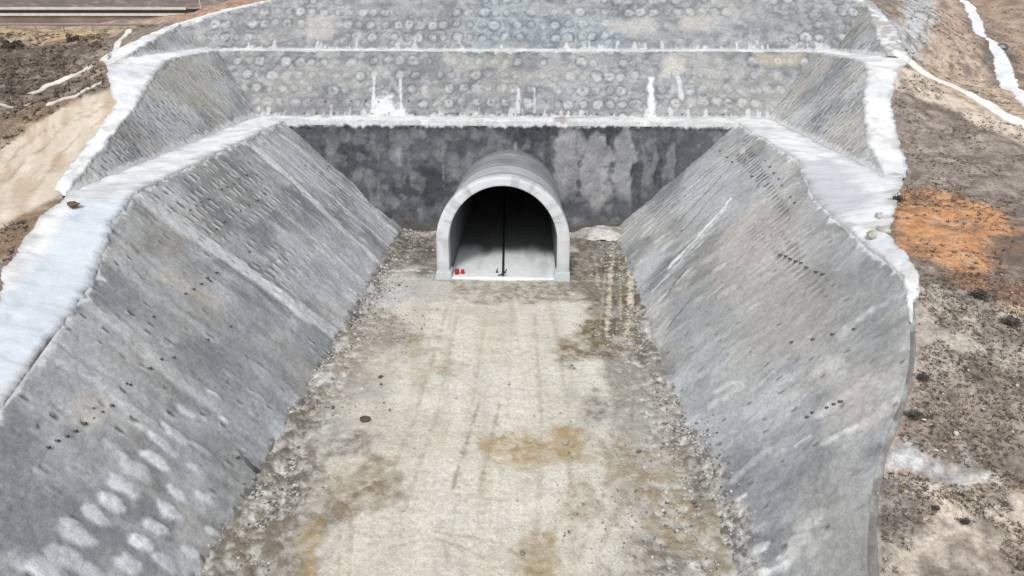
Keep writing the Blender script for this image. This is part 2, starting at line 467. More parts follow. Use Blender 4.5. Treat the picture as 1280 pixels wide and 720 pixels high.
        # drill rows below the rim
        for (a, b) in (((12, 18.6), (-12, 15.0)), ((-8, 12.5), (-25, 13.0)), ((-10, 14.2), (-18, 13.6)), ((10, 17.0), (-4, 16.2))):
            d = seg(s, t, [a, b])
            g = 1 - sm(.5, .8, d)
            h = holes(s, t * 0 + .5, .8, 1.0, .15, 5.0, seed + 62, .8)
            g = (1 - sm(.22, .5, d + (vn(s * 1.25, 0, 0, 4) - .5) * .5))
            disp = disp - g * h * .10; col = mix(col, SHOT_D * .42, g * h * .85)
        # brownish film
        col = mix(col, S(182, 176, 168), poly(s, t, [(-3, 16), (-22, 14), (-31, 10), (-20, 7), (-6, 10)], 2.5, 2.5, 9, .2) * .55)
        h = holes(s, t, 2.3, 2.1, .09, .22, seed + 66, .4, .45)
        disp = disp - h * .08; col = mix(col, SHOT_D * .45, h * .75)
        d, v = patches(s, t, 2.4, 3.2, .7, 1.3, seed + 75, .4, .5)
        m = (1 - sm(.4, 1.1, d)) * sm(.45, .65, fbm(s * .08, t * .1, 0, 3, 97))
        col = mix(col, SHOT_L, m * .4); disp = disp + m * .12
        # toe drain painted by lime
        col = mix(col, S(206, 210, 212), (1 - sm(.35, .7, t + (fbm(s, t, 0, 2, 47) - .5) * .5)) * (1 - sm(-18, -15, s)) * .85)
        tal = sm(-27, -31, s) * 1.9 + .2                                     # gravel lying on the foot of the slope
        tm_ = (1 - sm(tal * .6, tal, t + (fbm(s * .7, t * .7, 0, 4, 48) - .5) * 1.8)) * sm(-27, -29, s)
        sp_ = fbm(s * 2.2, t * 2.2, 0, 4, 49, .65)
        col = mix(col, mix(mix(np.broadcast_to(S(176, 174, 168), col.shape), S(110, 106, 98), sm(.5, .7, sp_)), S(212, 212, 208), sm(.58, .75, 1 - sp_)), tm_ * .9); disp = disp + tm_ * (sp_ - .3) * .16
    # white drips and spray under the ledge
    ledge = 1 if side < 0 else 0
    edge = .25 + .8 * fbm(s * 1.4, t * .2, 0, 3, seed + 80) ** 3 * 2
    rim_gain = 1.0 if side < 0 else sm(-29, -27, s)
    col = mix(col, WHITE * .92, (1 - sm(edge * .3, edge * .6, up)) * rim_gain * .9)
    # mud splashed along the toe
    mud = fbm(s * .8, t * .8, 0, 4, seed + 82)
    col = mix(col, S(140, 142, 138), (1 - sm(.1, 1.0, t - (mud - .5) * 1.6)) * .6)
    if side < 0:
        mud2 = fbm(s * 2.0, t * 2.0, 0, 4, seed + 84, .65); col = mix(col, S(92, 96, 92), (1 - sm(.25, .75, t - (mud2 - .5) * 1.3)) * sm(.45, .62, mud2) * .8)
    fade = sm(0, .5, up) * sm(-.1, .4, t)
    disp = disp * (.25 + .75 * fade)
    n = np.array([side * -1.0, 0, K1]); n /= np.linalg.norm(n)
    P = np.stack([side * (HW + K1 * Z), Yc, Z], -1) + disp[..., None] * n
    o = grid(name, P, col, M_SHOT, None, rough, flip=side > 0)
    return o


slopeL = lower_slope(-1, TOPL, 100, 'concrete_slope')
tag(slopeL, 'long grey sprayed-concrete slope on the left side of the cutting, with rows of pale ovals', 'concrete slope')
slopeR = lower_slope(1, TOPR, 200, 'concrete_slope')
tag(slopeR, 'smooth grey sprayed-concrete slope on the right side of the cutting, beside the brown field', 'concrete slope')

# --------------------------- headwall round the tunnel
OUT_W, OUT_H, ZC = 7.0, 10.9, 3.9
IN_W, IN_H = 5.68, 9.98


def arch(w, h, zc, n=64, z0=0.0, flare=0.0):
    pts = [(-w - flare, z0), (-w - flare * .5, z0 + (zc - z0) * .5)]
    for a in np.linspace(math.pi, 0, n):
        pts.append((w * math.cos(a), zc + (h - zc) * math.sin(a)))
    pts += [(w + flare * .5, z0 + (zc - z0) * .5), (w + flare, z0)]
    return np.array(pts)


def in_arch(x, z, w, h, zc):
    return np.where(z < zc, np.abs(x) < w, (x / w) ** 2 + ((z - zc) / (h - zc)) ** 2 < 1)


X, Z = np.meshgrid(np.arange(-28.4, 28.41, .12), np.linspace(-.3, 13.5, 118), indexing='ij')
DK = S(90, 93, 98); DKD = S(60, 62, 67); DKL = S(140, 142, 144)
big = fbm(X * .16, Z * .2, 0, 4, 301); mid = fbm(X * .6, Z * .35, 0, 4, 305); run = fbm(X * .9, Z * .10, 0, 4, 309)
col = mix(np.broadcast_to(DK, X.shape + (3,)), DKD, sm(.45, .8, big) * .8)
col = mix(col, DKD * .8, sm(.55, .85, run) * .35)
bl = fbm(X * .8, Z * .9, 1, 4, 307, .6); col = mix(col, DKL, sm(.60, .82, bl) * .40); col = mix(col, DKD * .8, sm(.60, .82, 1 - bl) * .45)
col = mix(col, DKL, sm(.62, .9, mid) * .45)
d, v = patches(X, Z, 2.2, 2.6, .75, .8, 330, .35, .65)
m = (1 - sm(.5, 1.1, d)); col = mix(col, DKL, m * .35 * sm(.35, .6, fbm(X * .1, Z * .2, 0, 2, 331)))
disp = (fbm(X * .4, Z * .4, 0, 4, 311) - .5) * .5 + m * .1
for cx, w, zb, zt, a in ((7.2, 1.6, 4.6, 13.2, .95), (10.7, 1.9, 3.2, 12.4, 1.0), (14.2, 1.35, 4.6, 12.6, .95), (18.2, .8, 5.5, 10.5, .5), (20.2, .7, 7.5, 10.8, .5)):
    dd = np.sqrt((np.maximum(np.abs(X - cx + (fbm(X * .4, Z * .3, 0, 3, 340) - .5) * 1.5) / w, 0)) ** 2 + (np.clip(Z - (zt - 2.5), 0, 99) / 2.5) ** 2) + (fbm(X, Z, 0, 3, 341) - .5) * .5
    m = (1 - sm(.75, 1.1, dd)) * sm(zb - 1.5, zb + 1.5, Z + (fbm(X * .8, Z * .3, 0, 3, 343) - .5) * 3)
    col = mix(col, S(150, 151, 154), m * a * (.75 + .25 * sm(.35, .65, bl))); disp = disp + m * .2
for cx, z0, z1, w in ((4.9, 7.5, 13.6, .28), (15.9, 1.5, 8.6, .5), (-10.2, 2, 6, .3), (18.9, 3, 7.5, .25), (-17, 4, 9, .4), (8.6, 9.2, 13.6, .22), (12.4, 9.6, 13.6, .25)):
    m = (1 - sm(w * .5, w * 1.4, np.abs(X - cx + (run - .5) * .8))) * sm(z0 - 1, z0 + 1, Z) * (1 - sm(z1 - .3, z1 + .6, Z))
    col = mix(col, S(56, 58, 61), m * .6 * sm(.3, .6, bl)); disp = disp - m * .12
for cx, z0, z1, w in ((.6, 8.7, 11.6, .16), (-8.4, 5, 10.8, .15), (-14.0, 8.2, 10.2, .3), (9.2, 7.5, 9, .35), (11.8, 4.2, 8.0, .3)):
    m = (1 - sm(w * .4, w * 1.5, np.abs(X - cx + (run - .5) * .8))) * sm(z0 - .6, z0 + .6, Z) * (1 - sm(z1 - .6, z1 + .6, Z))
    col = mix(col, S(170, 170, 170), m * .55 * sm(.35, .6, bl))
col = mix(col, DKD * .8, sm(11.6, 13.0, Z + (mid - .5) * 2) * .5)                       # darker band below the ledge
rr_ = holes(X, (Z - 12.6) * 1.0 + .5, 1.1, 1.0, .16, .16, 350, .8, .25) * (np.abs(Z - 12.6) < .5); col = mix(col, S(44, 48, 52), rr_ * .7); disp = disp - rr_ * .1
fr = (1 - sm(.15, .5, 13.5 - Z - .5 * fbm(X * 2, Z, 0, 3, 345))); col = mix(col, WHITE * .9, fr * .8)
col = mix(col, S(96, 92, 84), (1 - sm(.5, 2.2, Z + (mid - .5) * 2)) * .6)
P = np.stack([X, 16 + .15 * Z - disp * sm(0, .6, 13.5 - Z), Z], -1)
xc, zc_ = (X[:-1, :-1] + X[1:, 1:]) / 2, (Z[:-1, :-1] + Z[1:, 1:]) / 2
wall = grid('retaining_wall', P, col, M_SHOT, None, .75, keep=~in_arch(xc, zc_, 5.95, 9.85, ZC))
tag(wall, 'dark stained steep concrete headwall directly behind the tunnel portal', 'retaining wall')

# --------------------------- middle and upper tiers
L2 = math.hypot(1, K2)


def tier_back(name, y0, z0, z1, xl, xr, seed, topfn=None, warm=.3):
    X, Vv = np.meshgrid(np.arange(xl, xr, .14), np.linspace(0, 1, 84), indexing='ij')
    zt = np.full(X.shape, z1) if topfn is None else topfn(X)
    Z = z0 - .2 + Vv * (zt - z0 + .2)
    s, t = X, (Z - z0) * L2
    col, disp = slope_paint(s, t, 10, seed, warm - .6)
    col = mix(col, SHOT_D * .92, .55)
    d, v = patches(s + (fbm(s * .3, t * .3, 0, 2, seed + 39) - .5) * .5, t + 1.1 + (fbm(s * .12, t * .1, 5, 2, seed + 38) - .5) * .5, 1.72, 2.15, .66, .70, seed + 40, .13, .86, .12)
    g = sm(.18, .42, fbm(s * .09, t * .25, 0, 3, seed + 41))
    m = (1 - sm(.45, 1.12, d)) * g * .85 * (.35 + .55 * sm(.3, .6, fbm(s * 2, t * 2, 0, 3, seed + 35)))
    col = mix(col, S(202, 205, 205), m * (.25 + .75 * v) * .9)
    ringd = np.exp(-((d - 1.12) / .16) ** 2) * g
    col = mix(col, SHOT_D * .55, ringd * (.25 + .6 * fbm(s * .5, t * .5, 0, 2, seed + 37)))
    dk = fbm(s * 1.1, t * 1.4, 2, 4, seed + 36); col = mix(col, SHOT_D * .62, sm(.60, .8, dk) * .45); col = mix(col, S(196, 198, 197), sm(.62, .82, 1 - dk) * .3)
    disp = disp * .7 + (1 - sm(.3, 1.1, d)) * .07 * g - ringd * .03
    hd_ = 1 - sm(.12, .24, d); col = mix(col, SHOT_D * .5, hd_ * g * (v > .68) * .45)
    # broad pale or ochre splashes
    col = mix(col, S(190, 188, 182), sm(.62, .8, fbm(s * .13, t * .3, 3, 3, seed + 43)) * .25)
    # lime splashing up from the ledge below
    sp = fbm(s * 1.6, t * .35, 0, 4, seed + 45)
    col = mix(col, WHITE * .9, (1 - sm(.0, .5, t - 1.3 * sm(.58, .9, sp))) * .55)
    return s, t, X, Z, col, disp


def put_back(name, y0, z0, X, Z, col, disp):
    n = np.array([0, -1.0, K2]); n /= np.linalg.norm(n)
    P = np.stack([X, y0 + K2 * (Z - z0), Z], -1) + disp[..., None] * n
    return grid(name, P, col, M_SHOT, None, .85)


Y2, Z2 = 22.0, 13.4
s, t, X, Z, col, disp = tier_back('concrete_tier', Y2, Z2, 21.0, -40.0, 40.2, 400)
# white spill and run marks on the middle face
pl2 = (np.array([0, 1, -K2]), Y2 - K2 * Z2)
q = lambda px, py: (lambda p: (p[0], (p[2] - Z2) * L2))(at(px, py, *pl2))
col = mix(col, WHITE, poly(s, t, [q(462, 148), (q(470, 120)), q(490, 118), q(496, 132), q(512, 148)], .5, .7, 11, 1.0) * .75)
for a, b, w, al in ((q(813, 98), q(815, 146), .42, .9), (q(848, 98), q(852, 122), .3, .6), (q(500, 100), q(502, 140), .2, .7), (q(468, 98), q(466, 140), .2, .7), (q(648, 112), q(648, 140), .2, .6), (q(668, 110), q(668, 140), .15, .5), (q(414, 132), q(414, 145), .15, .8)):
    dd = seg(s, t, [a, b]) + (fbm(s * 1.5, t, 0, 3, 47) - .5) * w
    col = mix(col, WHITE * .95, (1 - sm(w * .5, w * 1.3, dd)) * al)
col = mix(col, S(182, 181, 172), poly(s, t, [q(560, 70), q(640, 68), q(640, 88), q(570, 90)], .6, 1.2, 13) * .5)
col = mix(col, S(205, 200, 192), poly(s, t, [q(830, 68), q(860, 68), q(862, 92), q(828, 92)], .6, .8, 14) * .6)
col = mix(col, S(202, 190, 168), poly(s, t, [q(940, 66), q(1005, 64), q(1000, 80), q(950, 82)], .5, .7, 15) * .45)
col = mix(col, SHOT_D * .8, poly(s, t, [q(620, 90), q(640, 70), q(628, 68)], .5, .6, 16) * .5)
col = mix(col, S(122, 122, 128), poly(s, t, [q(350, 130), q(430, 118), q(450, 145), q(350, 147)], .8, .8, 17) * .6)
# grey gap in the white lip above the portal
tier2 = put_back('concrete_slope', Y2, Z2, X, Z, col, disp)
tag(tier2, 'middle sprayed-concrete tier above the headwall, dotted with rows of pale round patches', 'concrete slope')

Y3, Z3 = 32.0, 21.0
top3 = np.array([(-52, 22.8), (-46.8, 24.2), (-42, 25.6), (-34, 27.5), (-15, 30.2), (0, 31.0), (20, 30.4), (40, 28.0), (50, 27.0), (56, 26.4)])
s, t, X, Z, col, disp = tier_back('concrete_tier', Y3, Z3, 31.0, -48.5, 51.0, 500, lambda x: np.interp(x, top3[:, 0], top3[:, 1]))
pl3 = (np.array([0, 1, -K2]), Y3 - K2 * Z3)
q3 = lambda px, py: (lambda p: (p[0], (p[2] - Z3) * L2))(at(px, py, *pl3))
col = mix(col, col * np.array([.90, 1.0, 1.06]), poly(s, t, [q3(600, 10), q3(780, 10), q3(780, 58), q3(600, 58)], 2, 2, 18, .15) * .8)
col = mix(col, S(188, 187, 182), poly(s, t, [q3(755, 25), q3(815, 20), q3(820, 42), q3(760, 45)], .6, .8, 19) * .6)
col = mix(col, S(190, 186, 178), poly(s, t, [q3(850, 20), q3(885, 20), q3(885, 36), q3(852, 36)], .4, .6, 20) * .6)
col = mix(col, S(190, 188, 184), poly(s, t, [q3(385, 20), q3(420, 18), q3(415, 45), q3(385, 50)], .5, .7, 21) * .6)
tier3 = put_back('concrete_slope', Y3, Z3, X, Z, col, disp)
tag(tier3, 'uppermost sprayed-concrete tier across the top of the photo, studded with pale round patches', 'concrete slope')


def wing(side, x0, z0, y_near, yb, T, seed, ridge=1.0):
    """side wall of a tier: climbs outwards from its ledge"""
    ys = np.arange(y_near, yb + K2 * 8 + .3, .15)
    Y, Vv = np.meshgrid(ys, np.linspace(0, 1, 76), indexing='ij')
    zt = topz(T, Y)
    Z = z0 - .2 + Vv * np.maximum(zt - z0 + .2, .02)
    Yc = np.minimum(Y, yb + .12 + K2 * np.maximum(Z - z0, 0))
    s, t = Yc, (Z - z0) * L2
    col, disp = slope_paint(s, t, 10, seed, .2)
    w = (fbm(s * .25, t * .3, 0, 3, seed + 3) - .5) * 1.8
    fl = np.abs(np.sin((s + w + t * .12) * 3.4))
    g = sm(.25, .55, fbm(s * .35, t * .3, 0, 3, seed + 4)) * ridge
    brk = sm(.38, .58, fbm(s * .9, t * .8, 3, 3, seed + 12))
    disp = disp * .7 - (1 - sm(0, .45, fl)) * g * .09
    col = mix(col, SHOT_D * .60, (1 - sm(.05, .40, fl)) * g * brk * .75)
    col = mix(col, S(204, 203, 198), sm(.75, 1, fl) * g * (1 - brk) * .5)
    h = holes(s, t + .3 * s, .70, .95, .13, .36, seed + 6, .75, .3) * sm(.35, .6, fbm(s * .2, t * .4, 0, 3, seed + 7))
    disp = disp - h * .06; col = mix(col, SHOT_D * .48, h * .75)
    lite = holes(s + .33, t + .3 * s, .70, .95, .15, .38, seed + 6, .75, .3); col = mix(col, S(206, 206, 202), lite * .4)  # light catching the hole edges, painted as pale marks
    col = mix(col, S(186, 182, 172), sm(.6, .8, fbm(s * .15, t * .25, 4, 3, seed + 8)) * .35)
    col = mix(col, WHITE * .9, (1 - sm(.0, .5, t - .7 * fbm(s * 1.4, t, 0, 3, seed + 9))) * .6)
    disp = disp * sm(0, .5, (zt - Z) * L2)
    n = np.array([-side * 1.0, 0, K2]); n /= np.linalg.norm(n)
    P = np.stack([side * (x0 + K2 * (Z - z0)), Yc, Z], -1) + disp[..., None] * n
    return grid('concrete_slope', P, col, M_SHOT, None, .85, flip=side > 0)


tag(wing(-1, 32.8, 13.4, -17.2, 22, WTL, 600), 'ribbed grey concrete flank left of the middle tier, beside the sandy track', 'concrete slope')
tag(wing(1, 33.0, 13.4, -9.2, 22, WTR, 620), 'ribbed grey concrete flank right of the middle tier, beside the brown field', 'concrete slope')
WTL3 = np.array([(14, 21.05), (20, 22.1), (34.9, 24.2), (60, 24.2)])
WTR3 = np.array([(17.5, 21.1), (27, 23.8), (37.4, 27.0), (60, 27.0)])
tag(wing(-1, 44.0, 21.0, 14, 32, WTL3, 640, .6), 'small triangular concrete flank at the left end of the uppermost tier', 'concrete slope')
tag(wing(1, 44.0, 21.0, 17.5, 32, WTR3, 660, .6), 'concrete flank at the right end of the uppermost tier, splashed with white beside pinkish soil', 'concrete slope')

# ------------------------------------------------------------------ natural ground round the cutting
B = [(-24.3, -118, 5.5), (-25.2, -60, 7.6), (-26, -45, 8.6), (-27.4, -33, 10.3), (-29.8, -29, 11.4), (-30.7, -26.5, 11.8), (-31.9, -22, 12.9), (-32.4, -18.2, 13.3),
     (-34.2, -16.2, 13.6), (-36.3, -8, 15.5), (-38.3, 1, 17.8), (-41, 5, 19.2), (-43.8, 9.5, 20.4), (-46.8, 14, 21.1), (-47.5, 20, 22.0), (-48.5, 30, 23.3), (-47.6, 35.4, 24.3),
     (-42.4, 37.0, 25.8), (-34, 38.7, 27.6), (-15, 41.2, 30.3), (0, 41.9, 31.1), (20, 41.4, 30.5), (40, 39.4, 28.1), (50.5, 38.4, 27.1),
     (49.3, 28, 24.2), (46.8, 19, 21.7), (45.5, 14.8, 21.1), (42.4, 11, 20.3), (39.4, 5, 17.7), (37.2, -2, 15.2), (35.3, -8.5, 13.5),
     (33.5, -11, 13.2), (30.8, -16, 12.7), (27.9, -21, 12.1), (27.3, -25.2, 11.9), (26.6, -28.1, 11.5)]
for y_ in (-30, -31, -33.6, -35.5, -37.3, -38.7, -40.3, -42.1, -45, -60, -118):
    z_ = float(topz(TOPR, y_)); B.append((13.3 + 1.1 * z_ + .30, y_, z_ - .22))
B = np.array(B, float)
EXTRA = np.array([(-33.6, -24, 12.0), (-39, -16, 12.5), (-48, -3, 13.4), (-45, -1, 14.3), (-52, 17, 17.5), (-60, 13, 16.2), (-76, 38, 20.6), (-90, 50, 23.0), (-60, 42, 23.6), (-120, 86, 25.0), (-60, 86, 26.5),
                  (-70, -30, 9), (-120, 0, 13), (-150, 60, 22), (-60, -80, 5), (-150, -100, 3), (-300, 0, 10), (-300, 200, 42), (-120, 160, 38), (-300, -150, 2),
                  (0, 70, 37), (0, 140, 52), (0, 300, 85), (60, 70, 31), (60, 140, 46), (150, 200, 58), (300, 300, 80), (-150, 320, 72),
                  (23.7, -45, 5), (28.7, -36, 8), (31, -32, 10), (36, -23, 12.4), (45.6, -7, 14.5), (51, 2, 16.2), (52, 15, 18.0), (52, 27, 20.0), (60, 16, 17.2), (80, 55, 20.4), (58, 38, 25.2), (110, 95, 25.5),
                  (60, -60, 5), (90, 0, 12), (200, 60, 18), (300, -100, 3), (200, -100, 2), (350, 120, 25)], float)
CP = np.vstack([B, EXTRA])


def tps_fit(C, lam=.02):
    sc = 50.0
    x = C[:, :2] / sc
    r = np.linalg.norm(x[:, None] - x[None], axis=2)
    Kk = np.where(r > 0, r * r * np.log(r + 1e-12), 0) + np.eye(len(C)) * lam * .02
    Pm = np.c_[np.ones(len(C)), x]
    A = np.block([[Kk, Pm], [Pm.T, np.zeros((3, 3))]])
    w = np.linalg.solve(A, np.r_[C[:, 2], np.zeros(3)])
    return x, w, sc


TX, TW, TSC = tps_fit(CP)


def tps(x, y):
    sh = np.shape(x)
    q_ = np.stack([np.ravel(x), np.ravel(y)], 1) / TSC
    out = np.zeros(len(q_))
    for i in range(0, len(q_), 20000):
        a = q_[i:i + 20000]
        r = np.linalg.norm(a[:, None] - TX[None], axis=2)
        out[i:i + 20000] = np.where(r > 0, r * r * np.log(r + 1e-12), 0) @ TW[:-3] + TW[-3] + a @ TW[-2:]
    return out.reshape(sh)


BD = resample(B, .45)


def ground(x, y, d=None):
    """height of the natural ground"""
    x, y = np.asarray(x, float), np.asarray(y, float)
    if d is None: d = seg(x, y, [tuple(p[:2]) for p in B])
    rough = (fbm(x * .09, y * .09, 0, 4, 701) - .5) * 1.3 * sm(1, 14, d) + (fbm(x * .5, y * .5, 0, 4, 705) - .5) * .45 * sm(.2, 2.5, d) + (fbm(x * .02, y * .02, 0, 3, 707) - .5) * 10 * sm(70, 200, d)
    return tps(x, y) + rough


def on_ground(px, py):
    D = ray(px, py)
    ts = np.linspace(20, 320, 900)
    P = CAM + ts[:, None] * D
    g = ground(P[:, 0], P[:, 1])
    k = np.argmax(P[:, 2] < g) if np.any(P[:, 2] < g) else len(ts) - 1
    return P[k]


nb = len(BD)
fr = np.linspace(0, 1, nb)
# outer end of every ruling
ang = np.radians(np.interp(fr, [0, .33, .42, .62, .70, 1], [182, 165, 128, 62, 15, -2]))
OUT = np.stack([700 * np.cos(ang), -60 + 620 * np.sin(ang)], 1)
OUT[:, 1] = np.where(fr < .2, OUT[:, 1] - 120 * (1 - fr / .2), OUT[:, 1])
OUT[:, 1] = np.where(fr > .8, OUT[:, 1] - 120 * (1 - (1 - fr) / .2), OUT[:, 1])
dist = [0.0]
while dist[-1] < 640:
    dd = dist[-1]
    dist.append(dd + (.4 if dd < 44 else .4 + (dd - 44) * .07))
dist = np.array(dist)
dirs = OUT - BD[:, :2]; ln = np.linalg.norm(dirs, axis=1); dirs = dirs / ln[:, None]
# blend the near direction with the boundary normal so that rulings leave the rim squarely
tn = np.gradient(BD[:, :2], axis=0); nr = np.stack([-tn[:, 1], tn[:, 0]], 1); nr /= np.linalg.norm(nr, axis=1)[:, None]
GX = BD[:, None, 0] + dirs[:, None, 0] * dist[None]
GY = BD[:, None, 1] + dirs[:, None, 1] * dist[None]
DD = np.broadcast_to(dist[None], GX.shape)
GZ = ground(GX, GY, seg(GX, GY, [tuple(p[:2]) for p in B]))
GZ[:, 0] = BD[:, 2] - .05
BASE = S(146, 134, 126)
big = fbm(GX * .06, GY * .06, 0, 4, 711); mid = fbm(GX * .3, GY * .3, 0, 4, 713); fin = fbm(GX * 1.1, GY * 1.1, 0, 3, 715)
col = mix(np.broadcast_to(BASE, GX.shape + (3,)), S(112, 100, 92), sm(.4, .8, big) * .8)
col = mix(col, S(172, 154, 136), sm(.55, .8, mid) * .45)
g = lambda pts: [on_ground(*p)[:2] for p in pts]


def zone(pts, c, a, soft=1.0, wob=1.2, seed=0, ws=.35):
    global col
    col = mix(col, c, poly(GX, GY, g(pts), soft, wob, 720 + seed, ws) * a)


# left: sandy track, dark scrub, ochre spoil
zone([(-60, 140), (100, 118), (60, 160), (-60, 215)], S(128, 108, 86), .85, 1, 2, 1)
zone([(-40, 255), (-40, 225), (0, 190), (40, 155), (90, 128), (165, 105), (160, 130), (120, 190), (80, 245), (30, 268), (0, 285), (-30, 300)], S(208, 196, 180), .97, .5, 1.0, 2)
zone([(-60, 305), (0, 285), (40, 262), (90, 246), (95, 256), (50, 278), (0, 335), (-60, 420)], S(140, 116, 92), .9, .5, .8, 3)
zone([(-60, 58), (60, 52), (135, 42), (120, 70), (80, 98), (40, 122), (-60, 125)], S(96, 86, 80), .95, 1.5, 3, 4)
zone([(-60, 26), (200, 24), (185, 32), (140, 45), (80, 52), (-60, 52)], S(190, 168, 138), .9, 2, 3, 5)
zone([(20, 29), (40, 22), (125, 20), (150, 28)], S(206, 188, 160), .9, 2, 2, 6)
zone([(90, 28), (95, 20), (125, 19), (135, 27)], S(188, 150, 112), .9, 2, 2, 7)
zone([(60, 44), (130, 36), (120, 42), (70, 50)], S(200, 168, 110), .7, 2, 2, 8)
zone([(190, 24), (260, 10), (330, -4), (330, -8), (180, 14)], S(190, 150, 126), .8, 1.5, 2, 9)
# ruts, darker soil and scrapes in the sandy track
rl = fbm(GX * .9 + GY * .5, GY * .12 - GX * .1, 0, 4, 741, .6)
sandz = poly(GX, GY, g([(-40, 255), (0, 190), (40, 155), (90, 128), (165, 105), (160, 130), (120, 190), (80, 245), (0, 285)]), .8, 1.0, 3)
col = mix(col, S(176, 156, 132), sm(.56, .76, rl) * sandz * .6); col = mix(col, S(228, 218, 204), sm(.58, .78, 1 - rl) * sandz * .5)
for pts_ in ([(-20, 262), (30, 200), (70, 168), (140, 128)], [(-20, 240), (22, 190), (60, 160), (120, 128)], [(20, 262), (60, 215), (100, 170), (150, 135)]):
    col = mix(col, S(160, 138, 112), (1 - sm(.08, .30, seg(GX, GY, g(pts_)) + (fin - .5) * .4)) * sandz * .55)
# far hillside
col = mix(col, S(120, 108, 104), sm(75, 110, GY) * .85)
# right: field, sand strip, orange bare patch, scrub
zone([(1106, 104), (1300, 190), (1400, 260), (1300, 262), (1112, 228)], S(150, 139, 132), .9, .8, 1.0, 10)
zone([(1105, 78), (1200, 114), (1300, 164), (1300, 196), (1200, 142), (1105, 104)], S(214, 200, 184), 1.0, .4, .5, 11)
zone([(1112, 66), (1140, 60), (1200, 88), (1230, 100), (1300, 150), (1300, 165)], S(200, 180, 158), .9, .5, .8, 12)
zone([(1160, 0), (1196, 0), (1225, 60), (1290, 135), (1215, 92), (1140, 58)], S(196, 174, 158), .85, .8, 1.2, 13)
zone([(1210, -4), (1300, -4), (1330, 90), (1290, 110), (1255, 50)], S(182, 158, 138), .8, 2, 2.5, 14)
zone([(1110, 232), (1180, 240), (1262, 265), (1275, 290), (1245, 330), (1225, 352), (1170, 335), (1120, 308), (1100, 285)], S(204, 152, 108), 1.0, .6, 1.2, 15, .6)
zone([(1245, 300), (1300, 270), (1300, 345), (1240, 338)], S(112, 96, 88), .85, .6, .9, 16)
zone([(1180, 345), (1300, 352), (1300, 385), (1235, 380), (1190, 358)], S(160, 118, 90), .6, .5, .9, 17)
zone([(1228, 372), (1300, 392), (1300, 412), (1240, 388)], S(206, 180, 150), .85, .3, .5, 18)
zone([(1140, 355), (1230, 372), (1300, 410), (1300, 520), (1120, 520)], S(176, 169, 160), .9, .5, .8, 19)
zone([(1125, 470), (1300, 470), (1300, 590), (1110, 580)], S(148, 138, 129), .8, .6, .9, 20)
zone([(1125, 600), (1230, 592), (1300, 630), (1300, 700), (1240, 690), (1150, 650)], S(204, 192, 178), .9, .4, .8, 21, .8)
zone([(1110, 680), (1190, 660), (1230, 730), (1110, 760)], S(196, 186, 174), .8, .4, .8, 22, .8)
zone([(1098, 552), (1130, 560), (1160, 578), (1238, 592), (1230, 606), (1160, 604), (1100, 582)], S(204, 207, 209), .9, .35, .7, 23, 1.4)
zone([(1085, 600), (1115, 585), (1150, 620), (1120, 700), (1085, 690)], S(150, 148, 144), .8, .3, .4, 24, 1.0)
zone([(1092, 262), (1118, 236), (1120, 300), (1098, 300)], S(110, 100, 92), .8, .3, .4, 25, 1.0)
# near the white washed end of the upper tier
zone([(1125, -2), (1162, -2), (1172, 30), (1154, 60), (1118, 62)], S(196, 202, 206), .85, .7, 1.8, 26, .5)
# mottling shared by the whole hillside: tufts, ruts, stones
fin2 = fbm(GX * 2.3, GY * 2.3, 0, 3, 717)
veg = 1 - poly(GX, GY, g([(-40, 255), (0, 190), (40, 155), (90, 128), (165, 105), (160, 130), (120, 190), (80, 245), (0, 285)]), .5, .5, 3)
col = mix(col, S(96, 88, 80), sm(.54, .72, fin) * sm(.25, .6, mid) * .55 * veg)
col = mix(col, S(104, 96, 88), sm(.58, .72, fin2) * .5 * veg)
col = mix(col, S(196, 182, 166), sm(.66, .82, 1 - fin) * .35)
sandm = poly(GX, GY, g([(-40, 255), (0, 190), (40, 155), (90, 128), (165, 105), (160, 130), (120, 190), (80, 245), (0, 285)]), 1.0, .8, 3)
trk = poly(GX, GY, g([(1105, 78), (1200, 114), (1300, 164), (1300, 196), (1200, 142), (1105, 104)]), .4, .5, 731)
galp = 1 - .75 * np.clip(sandm + trk, 0, 1)
terrain = grid('terrain', np.stack([GX, GY, GZ], -1), col, M_SOIL, None, galp)
terrain.data.flip_normals()
tag(terrain, 'brown and sandy hillside on both sides of and behind the concrete cutting', None, None, 'structure')
# keep the terrain's colours for scattering
TERR = (GX, GY, GZ)


